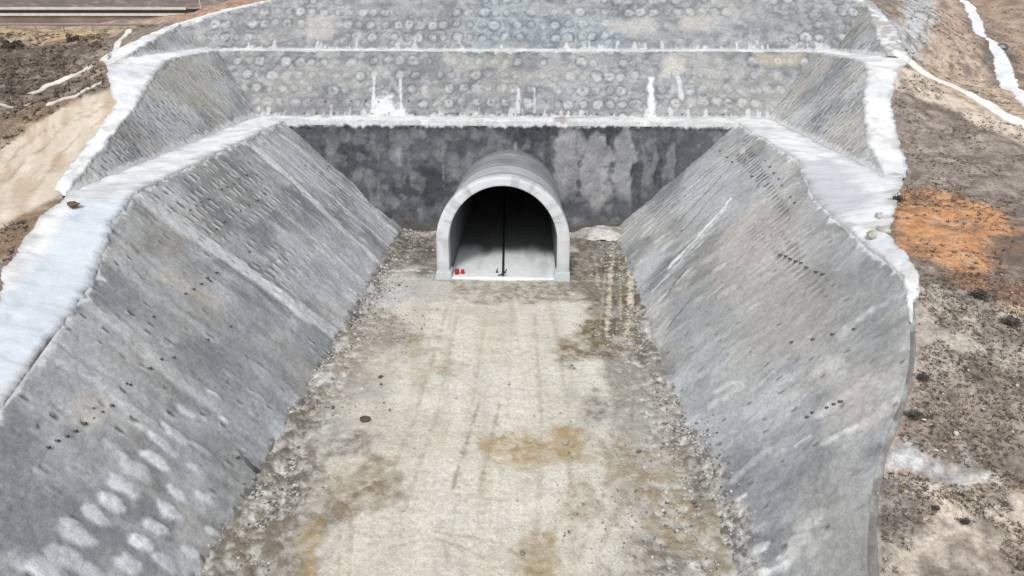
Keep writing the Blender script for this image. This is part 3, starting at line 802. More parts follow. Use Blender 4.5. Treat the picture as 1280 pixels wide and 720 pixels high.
def ribbon(name, pairs, mat, colfn, thick=.12, rag=.2, seed=0, step=.14, nv=9, lift=.05, ends=(1, 1)):
    """a ledge: ruled between an inner and an outer edge, lumpy, with ragged lips that turn down"""
    a = resample(np.array([p[0] + p[1] for p in [(list(i), list(o)) for i, o in pairs]], float), step)
    I, O = a[:, :3], a[:, 3:]
    n = len(a)
    w = O - I; wl = np.maximum(np.linalg.norm(w, axis=1), .2)[:, None]; wd = w / wl
    s = np.r_[0, np.cumsum(np.linalg.norm(np.diff((I + O) / 2, axis=0), axis=1))]
    ri = ((fbm(s * .8, 0 * s, seed + .3, 5, 800 + seed, .75) - .45) * 2 * rag)[:, None]
    ro = ((fbm(s * .9, 0 * s, seed + 9.3, 4, 820 + seed, .7) - .40) * 2 * rag)[:, None]
    I2, O2 = I - wd * ri, O + wd * ro
    rows = [I2 - [0, 0, .45] - wd * .02]
    vs = np.linspace(0, 1, nv)
    for v in vs:
        p = I2 * (1 - v) + O2 * v
        h = lift + (thick if 0 < v < 1 else thick * .45)
        hz = h + (fbm(p[:, 0] * .8, p[:, 1] * .8, 0, 4, 840 + seed) - .5) * .28 * (1 if 0 < v < 1 else .4)
        p = p + np.stack([0 * hz, 0 * hz, np.maximum(hz, .03)], 1)
        rows.append(p)
    rows.append(O2 - [0, 0, .45] + wd * .02)
    P = np.stack(rows, 1)
    sink = .5 * np.maximum((1 - sm(0, 1.6, s)) * ends[0], (1 - sm(0, 1.6, s[-1] - s)) * ends[1])
    P[..., 2] -= sink[:, None]
    vv = np.r_[0, vs, 1]
    V2 = np.broadcast_to(vv[None], P.shape[:2])
    c = colfn(P[..., 0], P[..., 1], V2)
    o = grid(name, P, c, mat, None, .9)
    return o


def white_col(x, y, v):
    b = fbm(x * .25, y * .25, 0, 4, 861)
    c = mix(np.broadcast_to(WHITE, x.shape + (3,)), S(204, 210, 216), sm(.5, .85, b) * .6)
    c = mix(c, S(184, 184, 180), sm(.58, .8, fbm(x * .7, y * .7, 0, 5, 863, .6)) * .5)
    c = mix(c, S(168, 160, 150), sm(.66, .84, fbm(x * .28, y * .28, 3, 5, 865, .6)) * .35)
    ee = np.minimum(v, 1 - v); c = mix(c, S(168, 170, 170), (1 - sm(0, .16, ee + (fbm(x * 1.2, y * 1.2, 0, 4, 867, .65) - .5) * .3)) * .6)
    return c


def xin(z): return HW + K1 * z


# ledge 1: all round the top of the lower slopes and headwall
pairs = []
for y in (-118, -80, -60, -45, -40, -36, -33, -29, -26.5, -22, -18.2):
    z = float(topz(TOPL, y)); k = np.interp(y, B[:8, 1], np.arange(8)); i0 = int(min(k, 6)); f = k - i0
    ob = B[i0] * (1 - f) + B[i0 + 1] * f
    pairs.append(((-xin(z), y, z), (ob[0], ob[1], ob[2])))
for y, xo in ((-16.3, -33.2), (-10, -33.0), (0, -32.9), (10, -32.8), (18.0, -32.8)):
    pairs.append(((-28.0, min(y, 18.0), 13.4), (xo, y + (4 if y > 17 else 0), 13.4)))
for x in (-24, -12, 0, 12, 24):
    pairs.append(((x, 18.02, 13.45), (x * 1.1, 22, 13.4)))
for y, xo in ((18.0, 33), (10, 33), (0, 33), (-3, 33)):
    pairs.append(((28.04, y, 13.4), (xo, y + (4 if y > 17 else 0), 13.4)))
for y, ob in ((-7, (33.3, -6.5, 13.4)), (-9, (34.6, -9, 13.4)), (-11.3, (33.5, -11, 13.2)), (-16, (30.8, -16, 12.7)), (-21, (27.9, -21, 12.1)), (-25, (27.3, -25.2, 11.9)), (-28, (26.7, -28.1, 11.55)), (-30, (xin(float(topz(TOPR, -30))) + .34, -30, float(topz(TOPR, -30)) - .15)), (-31.5, (xin(float(topz(TOPR, -31.5))) + .2, -31.5, float(topz(TOPR, -31.5)) - .2))):
    z = float(topz(TOPR, y)); pairs.append(((xin(z), y, z), ob))


def ledge1_col(x, y, v):
    c = white_col(x, y, v)
    gm = poly(x, y, [(28.2, -3.2), (31.2, -3.4), (30.4, -13), (28.8, -15.5), (26.6, -15), (26.4, -9)], .35, .5, 871, .9)
    c = mix(c, S(190, 194, 200), gm * .8)
    c = mix(c, S(160, 150, 148), (1 - sm(.5, 1.1, np.abs(x - 6.4))) * sm(16, 17, y) * .75)     # muddy run across the lip
    c = mix(c, S(206, 216, 226), poly(x, y, [(-28, -17), (-25, -27), (-23, -42), (-26, -42), (-29.5, -26), (-31, -19)], .5, .6, 873, .5) * .8)
    gt = (1 - sm(.08, .2, seg(x, y, [(-26.6, -40), (-27.4, -31.0), (-29.4, -23), (-30.2, -19)])))
    c = mix(c, S(180, 190, 200), gt * .6)
    gt = (1 - sm(.06, .16, seg(x, y, [(-24.0, -36.5), (-25.6, -36.0), (-27.4, -37)])))
    c = mix(c, S(180, 186, 194), gt * .5)
    return c


tag(ribbon('ledge', pairs, M_LEDGE, ledge1_col, .06, .28, 1, ends=(1, .3)), 'white lower ledge running round the cutting above the headwall and the two long slopes', None, None, 'structure')

# rim of the near right slope: a thin grey concrete lip
pairs = []
for y in (-25, -28.2, -31, -33.6, -35.5, -37.3, -38.7, -40.3, -42.1, -45, -60, -118):
    z = float(topz(TOPR, y)); pairs.append(((xin(z) - .45, y, z - .62), (xin(z) + .34, y, z - .22)))
tag(ribbon('rim', pairs, M_SHOT, lambda x, y, v: mix(np.broadcast_to(S(164, 165, 165), x.shape + (3,)), S(112, 106, 100), sm(.35, .8, v + (fbm(x, y, 0, 3, 5) - .5)) * .7), .03, .05, 2, lift=.05), 'thin grey concrete rim along the outer edge of the right slope', None, None, 'structure')

# ledge 2 and the strips that run down beside the flanks
pairs = []


def x2(z): return 32.8 + K2 * (z - 13.4)


for y, ob in ((-17, (-34.4, -16.6, 13.6)), (-8, (-36.3, -8, 15.5)), (1, (-38.3, 1, 17.8)), (5, (-41, 5, 19.2)), (9.5, (-43.8, 9.5, 20.4)), (14, (-44.4, 14, 21.1)), (22, (-44.0, 23, 21.0)), (28.8, (-44, 32, 21.0))):
    z = float(topz(WTL, y)); pairs.append(((-x2(z), y, z), ob))
for x in (-36, -20, 0, 20, 36):
    pairs.append(((x, 28.9, 21.02), (x * 1.1, 32, 21.0)))
for y, ob in ((28.8, (44, 32, 21.0)), (22, (44, 23, 21.0)), (16, (44.4, 17, 21.1)), (13.5, (45.2, 14.2, 21.1)), (11, (42.4, 11, 20.3)), (5, (39.4, 5, 17.7)), (-2, (37.2, -2, 15.2)), (-9, (35.4, -8.6, 13.5))):
    z = float(topz(WTR, y)); pairs.append(((x2(z) + .2, y, z), ob))
tag(ribbon('ledge', pairs, M_LEDGE, white_col, .06, .26, 3), 'white upper ledge between the middle and uppermost tiers, running down both outer flanks', None, None, 'structure')
# lip over the uppermost tier
pairs = []
for y, ob in ((12.6, (-45.2, 11.6, 20.3)), (14, (-46.9, 14, 21.0)), (20, (-47.5, 20, 22.0)), (30, (-48.5, 30, 23.3)), (34.2, (-47.6, 35.4, 24.3))):
    z = float(topz(WTL3, y)) - (.6 if y < 13 else 0); pairs.append(((-(44 + K2 * (z - 21)) + (1.2 if y < 13 else 0), y, z), ob))
for x, ob in ((-42.0, (-42.4, 37.0, 25.8)), (-34, (-34, 38.7, 27.6)), (-15, (-15, 41.2, 30.3)), (0, (0, 41.9, 31.1)), (20, (20, 41.4, 30.5)), (40, (40, 39.4, 28.1)), (48, (50.5, 38.4, 27.1))):
    z = float(np.interp(x, top3[:, 0], top3[:, 1])); pairs.append(((x, 32 + K2 * (z - 21), z), ob))
for y, ob in ((36, (50.3, 37, 26.8)), (28, (49.3, 28, 24.2)), (19, (46.8, 19, 21.7)), (17.5, (45.5, 14.8, 21.1))):
    z = float(topz(WTR3, y)); pairs.append(((44 + K2 * (z - 21), y, z), ob))
tag(ribbon('ledge', pairs, M_LEDGE, lambda x, y, v: mix(white_col(x, y, v), S(158, 156, 152), np.clip(sm(43, 45, x) * sm(.30, .60, fbm(x * 1.1, y * .9, 0, 5, 9, .65)) + 0 * x, 0, 1) * .8), .1, .3, 5, ends=(0, 0)), 'pale coping along the crest of the uppermost tier and down its left end', None, None, 'structure')


def path(name, pts, width, colour, label, seed, mat=M_LEDGE, rag=.2, h=.03):
    c = resample(np.array(pts, float), .3)
    tn = np.gradient(c[:, :2], axis=0); tn /= np.linalg.norm(tn, axis=1)[:, None]
    nr = np.stack([-tn[:, 1], tn[:, 0]], 1)
    s = np.arange(len(c)) * .3
    wl = width / 2 + (fbm(s * .8, 0 * s, seed, 4, 880 + seed, .7) - .5) * 2 * rag
    wr = width / 2 + (fbm(s * .8, 0 * s, seed + 5, 4, 890 + seed, .7) - .5) * 2 * rag
    off = np.linspace(-1, 1, 11)
    xy = c[:, None, :2] + nr[:, None] * (np.where(off < 0, wl[:, None], wr[:, None]) * off)[..., None]
    z = ground(xy[..., 0], xy[..., 1]) + h + .10 * (1 - off ** 4)[None]
    z[:, 0] -= .35; z[:, -1] -= .35
    P = np.concatenate([xy, z[..., None]], -1)
    cc = mix(np.broadcast_to(colour, P.shape), colour * .82, sm(.5, .8, fbm(P[..., 0] * .7, P[..., 1] * .7, 0, 4, seed)))
    o = grid(name, P, cc, mat, None, .9, flip=True)
    return tag(o, label, None, None, 'structure')


gp = lambda *a: [on_ground(*p)[:2] for p in a]
path('path', [(44.8, 16.5), *gp((1150, 88), (1200, 112), (1280, 156), (1330, 184))], 1.8, S(240, 238, 234), 'narrow white path running down from the upper ledge past the sandy strip', 1)
path('path', [(36.8, 0)] and gp((1205, 2), (1218, 20), (1246, 62), (1284, 124), (1314, 170)), 2.5, S(232, 236, 240), 'wide white concrete strip along the far right hillside, with a dark ring on it', 2, rag=.35)
path('drainage_path', gp((37, 119), (60, 108), (90, 95), (112, 84), (130, 73), (148, 52), (162, 38)), 1.0, S(224, 220, 212), 'thin pale drainage path through the dark scrub at upper left', 3)
path('drainage_path', gp((60, 132), (95, 122), (120, 108), (128, 104)), .5, S(206, 200, 192), 'short thin pale track joining the white ledge at upper left', 4)
path('drainage_path', gp((-30, 133), (0, 131), (40, 131)), .45, S(206, 196, 180), 'faint pale track across the scrub at the left edge of the photo', 6)

# ------------------------------------------------------------------ floor of the cutting
ys = yspace(-118, 17.6, .13)
X, Y = np.meshgrid(np.arange(-14.6, 14.61, .13), ys, indexing='ij')
fl0 = (np.array([0, 0, 1.0]), 0.0)
f = lambda *pts: [at(px, py, *fl0)[:2] for px, py in pts]
CREAM = S(209, 205, 194); GREY = S(176, 176, 172); DARK = S(122, 112, 96); OCH = S(172, 152, 118)
big = fbm(X * .12, Y * .10, 0, 4, 901); mid = fbm(X * .5, Y * .35, 0, 4, 903); fin = fbm(X * 1.9, Y * 1.9, 0, 4, 905, .65); lon = fbm(X * 1.4 + Y * .12, Y * .05, 0, 4, 907)
col = mix(np.broadcast_to(CREAM, X.shape + (3,)), S(218, 214, 203), sm(.5, .8, lon) * .7)
col = mix(col, S(196, 190, 174), sm(.5, .85, big) * .6)
hor = fbm(X * .25, Y * 2.2, 0, 4, 911, .6); col = mix(col, S(184, 176, 160), sm(.58, .8, hor) * .22); col = mix(col, S(226, 222, 212), sm(.6, .8, 1 - hor) * .2)
gr = fbm(X * 2.6, Y * 2.6, 0, 3, 913, .65); col = mix(col, S(176, 170, 156), sm(.58, .76, gr) * .35)
col = mix(col, S(186, 178, 160), sm(.55, .8, 1 - lon) * .4)
disp = (fbm(X * .2, Y * .2, 0, 4, 909) - .5) * .35


def fz(pts, c, a, soft=.6, wob=1.0, seed=0, speck=0.0, ws=.5):
    global col, disp
    a = min(1, a * 1.12)
    m = poly(X, Y, f(*pts), soft * 1.2, wob * 1.5, 920 + seed, ws) * (.78 + .22 * sm(.35, .6, gr)) * (.75 + .25 * sm(.3, .6, mid))
    if speck: m = m * (1 - speck + speck * sm(.35, .65, fin))
    col = mix(col, c, m * a)
    disp = disp + m * a * (fin - .5) * .10


eL = sm(6.6, 11.5, -X + (mid - .5) * 6); eR = sm(7.2, 10.5, X + (mid - .5) * 6)
col = mix(col, S(168, 167, 163), np.clip(eL + eR, 0, 1) * .75)
sp = sm(.52, .70, fin)
edge = np.clip(sm(8.5, 12.8, np.abs(X) + (mid - .5) * 4), 0, 1)
edge2 = np.clip(sm(6.5, 10.5, np.abs(X + .5) + (mid - .5) * 7), 0, 1) * sm(.3, .55, fbm(X * .3, Y * .22, 4, 3, 915))
col = mix(col, S(118, 112, 102), sm(.50, .66, fin) * edge2 * .7); col = mix(col, S(112, 106, 98), sm(.54, .68, gr) * edge2 * .6)
col = mix(col, S(150, 142, 128), edge2 * .3)
col = mix(col, S(104, 100, 92), sp * edge * .75)
col = mix(col, S(224, 224, 220), sm(.60, .78, 1 - fin) * edge * .7)
disp = disp + edge * (fin - .45) * .22 + edge * (gr - .5) * .12
fz([(430, 410), (500, 400), (520, 470), (440, 500), (400, 520)], S(170, 160, 146), .7, .8, 1.5, 1, .6)
fz([(520, 425), (555, 430), (570, 470), (530, 480)], S(160, 148, 118), .6, .8, 1.4, 2, .5)
fz([(405, 605), (455, 580), (500, 572), (505, 600), (470, 635), (425, 650)], S(134, 117, 96), .85, .5, 1.0, 3, .4)
fz([(255, 735), (300, 660), (380, 640), (420, 650), (400, 690), (395, 740)], S(128, 120, 106), .85, .6, 1.0, 4, .6)
fz([(376, 660), (398, 650), (402, 735), (372, 735)], S(160, 138, 96), .75, .2, .4, 5, .3)
fz([(610, 560), (640, 545), (690, 548), (695, 528), (735, 530), (740, 572), (700, 592), (640, 592)], S(172, 150, 112), .9, .5, 1.0, 6, .3)
fz([(735, 590), (770, 560), (850, 590), (890, 700), (830, 690), (760, 640)], S(158, 143, 118), .8, .6, 1.3, 7, .6)
fz([(690, 620), (735, 600), (760, 630), (720, 650), (690, 668)], S(160, 146, 124), .7, .4, .8, 8, .6)
fz([(655, 690), (690, 660), (700, 740), (650, 740)], S(160, 142, 106), .85, .3, .6, 9, .4)
fz([(690, 430), (720, 415), (755, 395), (790, 400), (780, 440), (740, 452), (705, 448)], S(120, 106, 76), .85, .5, 1.0, 10, .5)
fz([(712, 300), (795, 296), (808, 405), (760, 420), (735, 380), (712, 356)], S(98, 90, 74), .9, .4, 1.0, 11, .3)
fz([(478, 298), (560, 292), (560, 350), (500, 348), (474, 345)], S(96, 92, 82), .9, .4, .8, 12, .3)
fz([(490, 348), (780, 348), (790, 372), (640, 380), (520, 372)], S(132, 126, 112), .8, .4, .9, 13, .6)
fz([(470, 340), (560, 343), (560, 372), (500, 384), (450, 386)], S(206, 208, 208), .6, .5, 1.0, 14, .6)
fz([(840, 640), (900, 640), (920, 720), (890, 730), (850, 700)], S(160, 148, 124), .6, .5, .8, 15, .6)
fz([(770, 450), (835, 470), (850, 560), (800, 560), (760, 500)], S(156, 154, 148), .75, .6, 1.3, 16, .7)
fz([(520, 330), (540, 335), (480, 352), (472, 350)], S(210, 206, 198), .7, .3, .4, 17, .3)
# ruts
for pts, w, c, a in ((f((768, 302), (764, 340), (762, 380), (758, 420)), .22, S(214, 204, 184), .95), (f((776, 302), (786, 340), (788, 380), (784, 424)), .22, S(214, 204, 184), .95),
                     (f((772, 300), (775, 345), (776, 400)), .10, S(196, 186, 164), .8), (f((756, 345), (750, 410)), .10, S(190, 182, 160), .6), (f((790, 350), (792, 395)), .10, S(206, 202, 190), .7),
                     (f((744, 320), (748, 360)), .16, S(206, 200, 186), .6), (f((712, 350), (800, 352)), .3, S(190, 186, 174), .6),
                     (f((560, 380), (520, 520), (470, 640)), .16, S(170, 162, 146), .55), (f((575, 380), (545, 520), (505, 640)), .16, S(170, 162, 146), .5), (f((668, 390), (678, 520), (668, 720)), .16, S(172, 163, 146), .5), (f((690, 390), (712, 520), (716, 720)), .16, S(172, 163, 146), .5),
                     (f((610, 380), (592, 500), (556, 720)), .12, S(178, 170, 154), .45), (f((640, 380), (636, 500), (616, 720)), .12, S(178, 170, 154), .4), (f((720, 700), (760, 600), (770, 500), (750, 430)), .14, S(150, 142, 126), .5), (f((745, 700), (786, 600), (792, 500), (768, 430)), .14, S(150, 142, 126), .5),
                     (f((600, 500), (580, 560), (566, 610)), .12, S(150, 140, 122), .75), (f((625, 505), (612, 560), (600, 610)), .12, S(150, 140, 122), .65), (f((470, 690), (540, 668), (600, 690), (640, 730)), .09, S(164, 156, 138), .55),
                     (f((540, 662), (620, 672), (690, 716)), .09, S(164, 156, 138), .5), (f((424, 630), (424, 720)), .09, S(170, 156, 128), .6), (f((440, 640), (437, 720)), .09, S(170, 156, 128), .5),
                     (f((430, 620), (470, 600)), .12, S(208, 196, 172), .6), (f((438, 634), (476, 612)), .10, S(208, 196, 172), .6), (f((590, 400), (560, 560), (520, 720)), .5, S(230, 225, 212), .35), (f((650, 400), (640, 520), (600, 720)), .6, S(230, 225, 212), .35),
                     (f((545, 340), (490, 338), (480, 345)), .22, S(214, 210, 204), .8)):
    dd = seg(X, Y, pts) + (fin - .5) * w * 2.4
    m = (1 - sm(w * .4, w * 1.5, dd)) * (.45 + .55 * sm(.38, .55, gr))
    col = mix(col, c, m * a); disp = disp - m * .05
rough = np.full(X.shape, .9)
wet = np.clip(poly(X, Y, f((478, 298), (548, 292), (548, 345), (500, 345)), .4, .8, 931) + poly(X, Y, f((715, 300), (760, 298), (745, 350), (715, 350)), .4, .8, 932), 0, 1)
rough = rough - wet * .4
disp = disp * sm(0, .6, np.maximum(np.abs(X) - 7.0, np.abs(Y - 8) - 9.2) + .0) if False else disp
tun = (np.abs(X) < 7.4) & (Y > -1.0)
disp = np.where(tun, np.minimum(disp, -.02), disp)
# toes: talus against the slopes
disp = disp + sm(12.4, 13.6, np.abs(X) + (mid - .5) * 2.2) * .35
P = np.stack([X, Y, disp - .03], -1)
floor = grid('ground', P, col, M_FLOOR, None, rough, flip=True)
floor.data.flip_normals()
tag(floor, 'pale sandy floor of the cutting leading to the tunnel, with dark muddy patches', None, None, 'structure')

# ------------------------------------------------------------------ tunnel
tun_root = tag(empty('tunnel_portal', (0, 0, 0)), 'grey concrete arched tunnel portal with a dark mouth at the end of the cutting', 'tunnel')


def sweep(name, prof, ysr, colfn, parent, scale=None, flip=False, mat=M_RING, rough=.6):
    ysr = np.asarray(ysr, float)
    P = np.zeros((len(ysr), len(prof), 3))
    P[..., 0] = prof[None, :, 0]; P[..., 2] = prof[None, :, 1]; P[..., 1] = ysr[:, None]
    if scale is not None:
        k = np.asarray(scale)[:, None]
        P[..., 0] *= k; P[..., 2] = np.where(P[..., 2] > .05, P[..., 2] * k, P[..., 2])
    return grid(name, P, colfn(P), mat, parent, rough, flip)


def ring_col(P, base=S(172, 175, 178)):
    x, y, z = P[..., 0], P[..., 1], P[..., 2]
    a = np.arctan2(z - ZC, x)
    st = fbm(a * 6, y * .25, 0, 4, 1001); b = fbm(x * .3, y * .5, z * .3, 4, 1003)
    c = mix(np.broadcast_to(base, P.shape), base * .62, sm(.48, .8, st) * .65)
    c = mix(c, S(190, 194, 198), sm(.55, .85, b) * .45)
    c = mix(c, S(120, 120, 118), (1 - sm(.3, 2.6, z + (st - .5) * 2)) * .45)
    return c


# barrel: ring segments with seams
po = arch(OUT_W - .22, OUT_H - .22, ZC, 72)
yy, sc = [], []
for k in range(9):
    y0 = 1.3 + k * 2.0
    for dy, s_ in ((0, .985), (.05, 1.0), (1.0, 1.0), (1.92, 1.0), (1.97, .985)):
        yy.append(y0 + dy); sc.append(s_ + .004 * (k % 2))


def barrel_col(P):
    c = ring_col(P, S(158, 161, 164))
    y = P[..., 1]
    c = mix(c, S(100, 102, 104), (1 - sm(.02, .12, np.abs((y - 1.3 + .02) % 2.0 - 0.0))) * .5)
    seam = np.abs((y - 1.3 + 1.0) % 2.0 - 1.0)
    c = mix(c, S(92, 94, 96), (1 - sm(.05, .16, seam)) * .6)
    band = vn(np.floor((y - 1.3) / 2.0 + .001), 0, 0, 31); c = mix(c, S(192, 196, 199), sm(.4, .8, band) * .5); c = mix(c, S(128, 130, 132), sm(.55, .9, 1 - band) * .4)
    c = mix(c, S(196, 200, 203), (1 - sm(.1, .35, np.abs(y - 2.6))) * .5)
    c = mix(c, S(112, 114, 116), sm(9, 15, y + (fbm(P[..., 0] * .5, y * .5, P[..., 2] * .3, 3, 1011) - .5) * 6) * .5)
    return c


yyd, scd = [], []
for a_, b_ in zip(range(len(yy) - 1), range(1, len(yy))):
    for k in range(4):
        t_ = k / 4; yv = yy[a_] * (1 - t_) + yy[b_] * t_; yyd.append(yv); scd.append((sc[a_] * (1 - t_) + sc[b_] * t_) * (1 - .052 * (yv - 1.3) / 16.0))
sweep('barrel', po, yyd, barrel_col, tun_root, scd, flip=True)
# collar: thick bright front ring
pO, pI = arch(OUT_W, OUT_H, ZC, 96, -.1, .04), arch(IN_W, IN_H, ZC, 96, -.1, .02)
nP = len(pO)
loops = [(pO * [1, 1], 1.45, .997), (pO, 1.40, 1.0), (pO, .08, 1.0), (pO, .0, .99)]
rows = []
for pr, y_, k_ in loops:
    p = np.zeros((nP, 3)); p[:, 0] = pr[:, 0] * k_; p[:, 2] = (pr[:, 1] - ZC) * k_ + ZC; p[:, 1] = y_; rows.append(p)
for k_ in (.3, .6, .9):
    p = np.zeros((nP, 3)); m_ = pO * .99 * (1 - k_) + pI * 1.01 * k_; p[:, 0] = m_[:, 0]; p[:, 2] = m_[:, 1] + .0; p[:, 1] = 0.0; rows.append(p)
for y_, k_ in ((0.0, 1.008), (.06, 1.0), (.7, 1.0), (1.45, 1.0)):
    p = np.zeros((nP, 3)); p[:, 0] = pI[:, 0] * k_; p[:, 2] = (pI[:, 1] - ZC) * k_ + ZC; p[:, 1] = y_; rows.append(p)
P = np.stack(rows, 0)
cc = ring_col(P, S(204, 208, 212))
a_ = np.arctan2(P[..., 2] - ZC, P[..., 0]); st_ = fbm(a_ * 9, P[..., 1] * .5, 0, 4, 1041, .6); st2 = fbm(a_ * 2.5, 0 * a_, 0, 3, 1043)
cc = mix(cc, S(222, 226, 229), (P[..., 1] < .04) * .6)
cc = mix(cc, S(146, 148, 148), sm(.56, .75, st_) * .45); cc = mix(cc, S(160, 162, 164), sm(.5, .75, st2) * .35)
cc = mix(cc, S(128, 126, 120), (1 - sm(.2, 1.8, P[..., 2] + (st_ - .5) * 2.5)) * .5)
for aj in np.radians((22, 58, 90, 122, 158)): cc = mix(cc, S(120, 122, 124), (1 - sm(.004, .014, np.abs(a_ - aj))) * .5 * (P[..., 2] > ZC))
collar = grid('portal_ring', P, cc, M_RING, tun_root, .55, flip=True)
collar.data.update()


def lining_col(P):
    z, y = P[..., 2], P[..., 1]
    st = fbm(z * .2, y * .8, P[..., 0] * .2, 4, 1021)
    return mix(np.broadcast_to(S(118, 121, 124), P.shape), S(88, 90, 92), sm(.45, .8, st) * .6)


yl = np.r_[np.arange(1.45, 60, .8), 60]
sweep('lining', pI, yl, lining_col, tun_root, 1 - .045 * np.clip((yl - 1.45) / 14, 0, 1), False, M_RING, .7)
X, Z = np.meshgrid(np.linspace(-6, 6, 8), np.linspace(-.2, 10.2, 8), indexing='ij')
grid('end_wall', np.stack([X, X * 0 + 60, Z], -1), S(60, 60, 60), M_RING, tun_root, .9)
# invert slab
X, Y = np.meshgrid(np.linspace(-5.6, 5.6, 70), np.r_[np.linspace(-.35, 16, 120), np.linspace(16.4, 60, 60)], indexing='ij')
b = fbm(X * .7, Y * .12, 0, 4, 1031); b2 = fbm(X * .5, Y * .5, 0, 4, 1033)
cc = mix(np.broadcast_to(S(234, 238, 241), X.shape + (3,)), S(190, 192, 194), sm(.5, .85, b) * .5)
cc = mix(cc, S(92, 92, 92), sm(6.5, 10.0, Y + (fbm(X * .9, Y * .1, 0, 3, 1035) - .5) * 3.0) * .85)       # daylight near the mouth and gloom beyond painted into the floor
P = np.stack([X, Y, .16 + (b2 - .5) * .03], -1)
P = np.concatenate([P, ], 0)
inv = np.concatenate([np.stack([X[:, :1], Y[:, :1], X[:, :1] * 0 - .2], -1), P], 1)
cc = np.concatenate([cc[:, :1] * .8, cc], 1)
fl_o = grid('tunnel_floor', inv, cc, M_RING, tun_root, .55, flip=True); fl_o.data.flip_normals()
mb = MB()
for k in range(30):
    mb.box((-.035 * (k * 2.0 + .97), .2 + k * 2.0 + .97, .182), (.27, 1.96, .05), .035)
mb.build('drain_cover', flat_mat('wet_dark_steel', (.035, .037, .04), .5, 2, .3), tun_root, bevel=.008)
M_PL = flat_mat('plinth_concrete', S(196, 204, 206), .7, 2, .12)
for sx in (-1, 1):
    mb = MB(); mb.box((sx * 6.25, .35, .33), (1.7, 1.9, .9), 0, None, .96); mb.build('plinth', M_PL, tun_root, bevel=.05)

# ------------------------------------------------------------------ drain pipes set in the faces (parts of their slopes)
M_PIPE = flat_mat('dark_plastic_pipe', (.10, .104, .11), .6, 6, .3)


def pipe_mesh(length=.16, r=.075):
    mb = MB(); n = 10; ri = r * .72
    vs, fs = [], []
    for (rr, z) in ((r, -.15), (r, length), (ri, length), (ri, length - .25)):
        for t_ in np.linspace(0, 2 * math.pi, n, False): vs.append((rr * math.cos(t_), rr * math.sin(t_), z))
    for i in range(3):
        for j in range(n):
            k = (j + 1) % n; fs.append((i * n + j, i * n + k, (i + 1) * n + k, (i + 1) * n + j))
    fs.append(tuple(3 * n + j for j in range(n)))
    mb.add(vs, fs); me = bpy.data.meshes.new('drain_pipe'); me.from_pydata(mb.v, [], mb.f); me.update(); me.materials.append(M_PIPE)
    return me


PM = pipe_mesh()
from mathutils import Vector


def weep(parent, pts, direction):
    q_ = Vector(direction).to_track_quat('Z', 'Y')
    for p in pts:
        o = bpy.data.objects.new('drain_pipe', PM); COL.objects.link(o); o.parent = parent
        o.location = p; o.rotation_mode = 'QUATERNION'; o.rotation_quaternion = q_


rng = random.Random(5)
pts = []
for px in np.arange(352, 760, 17.5):
    if rng.random() < .75:
        p = at(px + rng.uniform(-2, 2), 127 + rng.uniform(-1, 1), *pl2); pts.append(p + np.array([0, .0, .04]))
for px in np.arange(380, 930, 17.5):
    if rng.random() < .85:
        p = at(px + rng.uniform(-2, 2), 142.5 + rng.uniform(-.6, .6), *pl2); pts.append(p + np.array([0, .0, .04]))
weep(tier2, pts[:95], (0, -1, .12))
plL = (np.array([-1.0, 0, -K1]), HW); plR = (np.array([1.0, 0, -K1]), HW)
pts = []
for row, n_, (a, b_) in (((0), 14, ((190, 395), (330, 300))), (1, 10, ((160, 480), (300, 400))), (2, 8, ((100, 520), (215, 440))), (3, 8, ((60, 560), (150, 500))), (4, 12, ((235, 262), (330, 205))), (5, 12, ((270, 285), (390, 200)))):
    for k in range(n_):
        if rng.random() < .6:
            t_ = k / n_
            p = at(a[0] + (b_[0] - a[0]) * t_ + rng.uniform(-1.5, 1.5), a[1] + (b_[1] - a[1]) * t_ + rng.uniform(-1.5, 1.5), *plL); pts.append(p)
weep(slopeL, pts, (1, -.1, .15))
pts = []
for n_, (a, b_) in ((9, ((975, 318), (1035, 345))), (8, ((958, 200), (1000, 262))), (6, ((900, 190), (950, 225))), (6, ((1010, 520), (1060, 500))), (7, ((940, 440), (1120, 400)))):
    for k in range(n_):
        if rng.random() < .8:
            t_ = k / n_
            pts.append(at(a[0] + (b_[0] - a[0]) * t_ + rng.uniform(-1.5, 1.5), a[1] + (b_[1] - a[1]) * t_ + rng.uniform(-1.5, 1.5), *plR))
weep(slopeR, pts, (-1, -.1, .15))

# ------------------------------------------------------------------ stones
def rock_verts(rg, r, flat=.7):
    """a broken stone: jittered, squashed icosahedron cut once"""
    ph = (1 + 5 ** .5) / 2
    v = np.array([(-1, ph, 0), (1, ph, 0), (-1, -ph, 0), (1, -ph, 0), (0, -1, ph), (0, 1, ph), (0, -1, -ph), (0, 1, -ph), (ph, 0, -1), (ph, 0, 1), (-ph, 0, -1), (-ph, 0, 1)]) / 1.9
    fc = [(0, 11, 5), (0, 5, 1), (0, 1, 7), (0, 7, 10), (0, 10, 11), (1, 5, 9), (5, 11, 4), (11, 10, 2), (10, 7, 6), (7, 1, 8), (3, 9, 4), (3, 4, 2), (3, 2, 6), (3, 6, 8), (3, 8, 9), (4, 9, 5), (2, 4, 11), (6, 2, 10), (8, 6, 7), (9, 8, 1)]
    v = v * rg.uniform(.65, 1.25, v.shape) * np.array([1, rg.uniform(.6, 1), flat * rg.uniform(.7, 1.1)]) * r
    a = rg.uniform(0, 6.28); c_, s_ = math.cos(a), math.sin(a)
    v = v @ np.array([[c_, s_, 0], [-s_, c_, 0], [0, 0, 1]])
    return v, fc


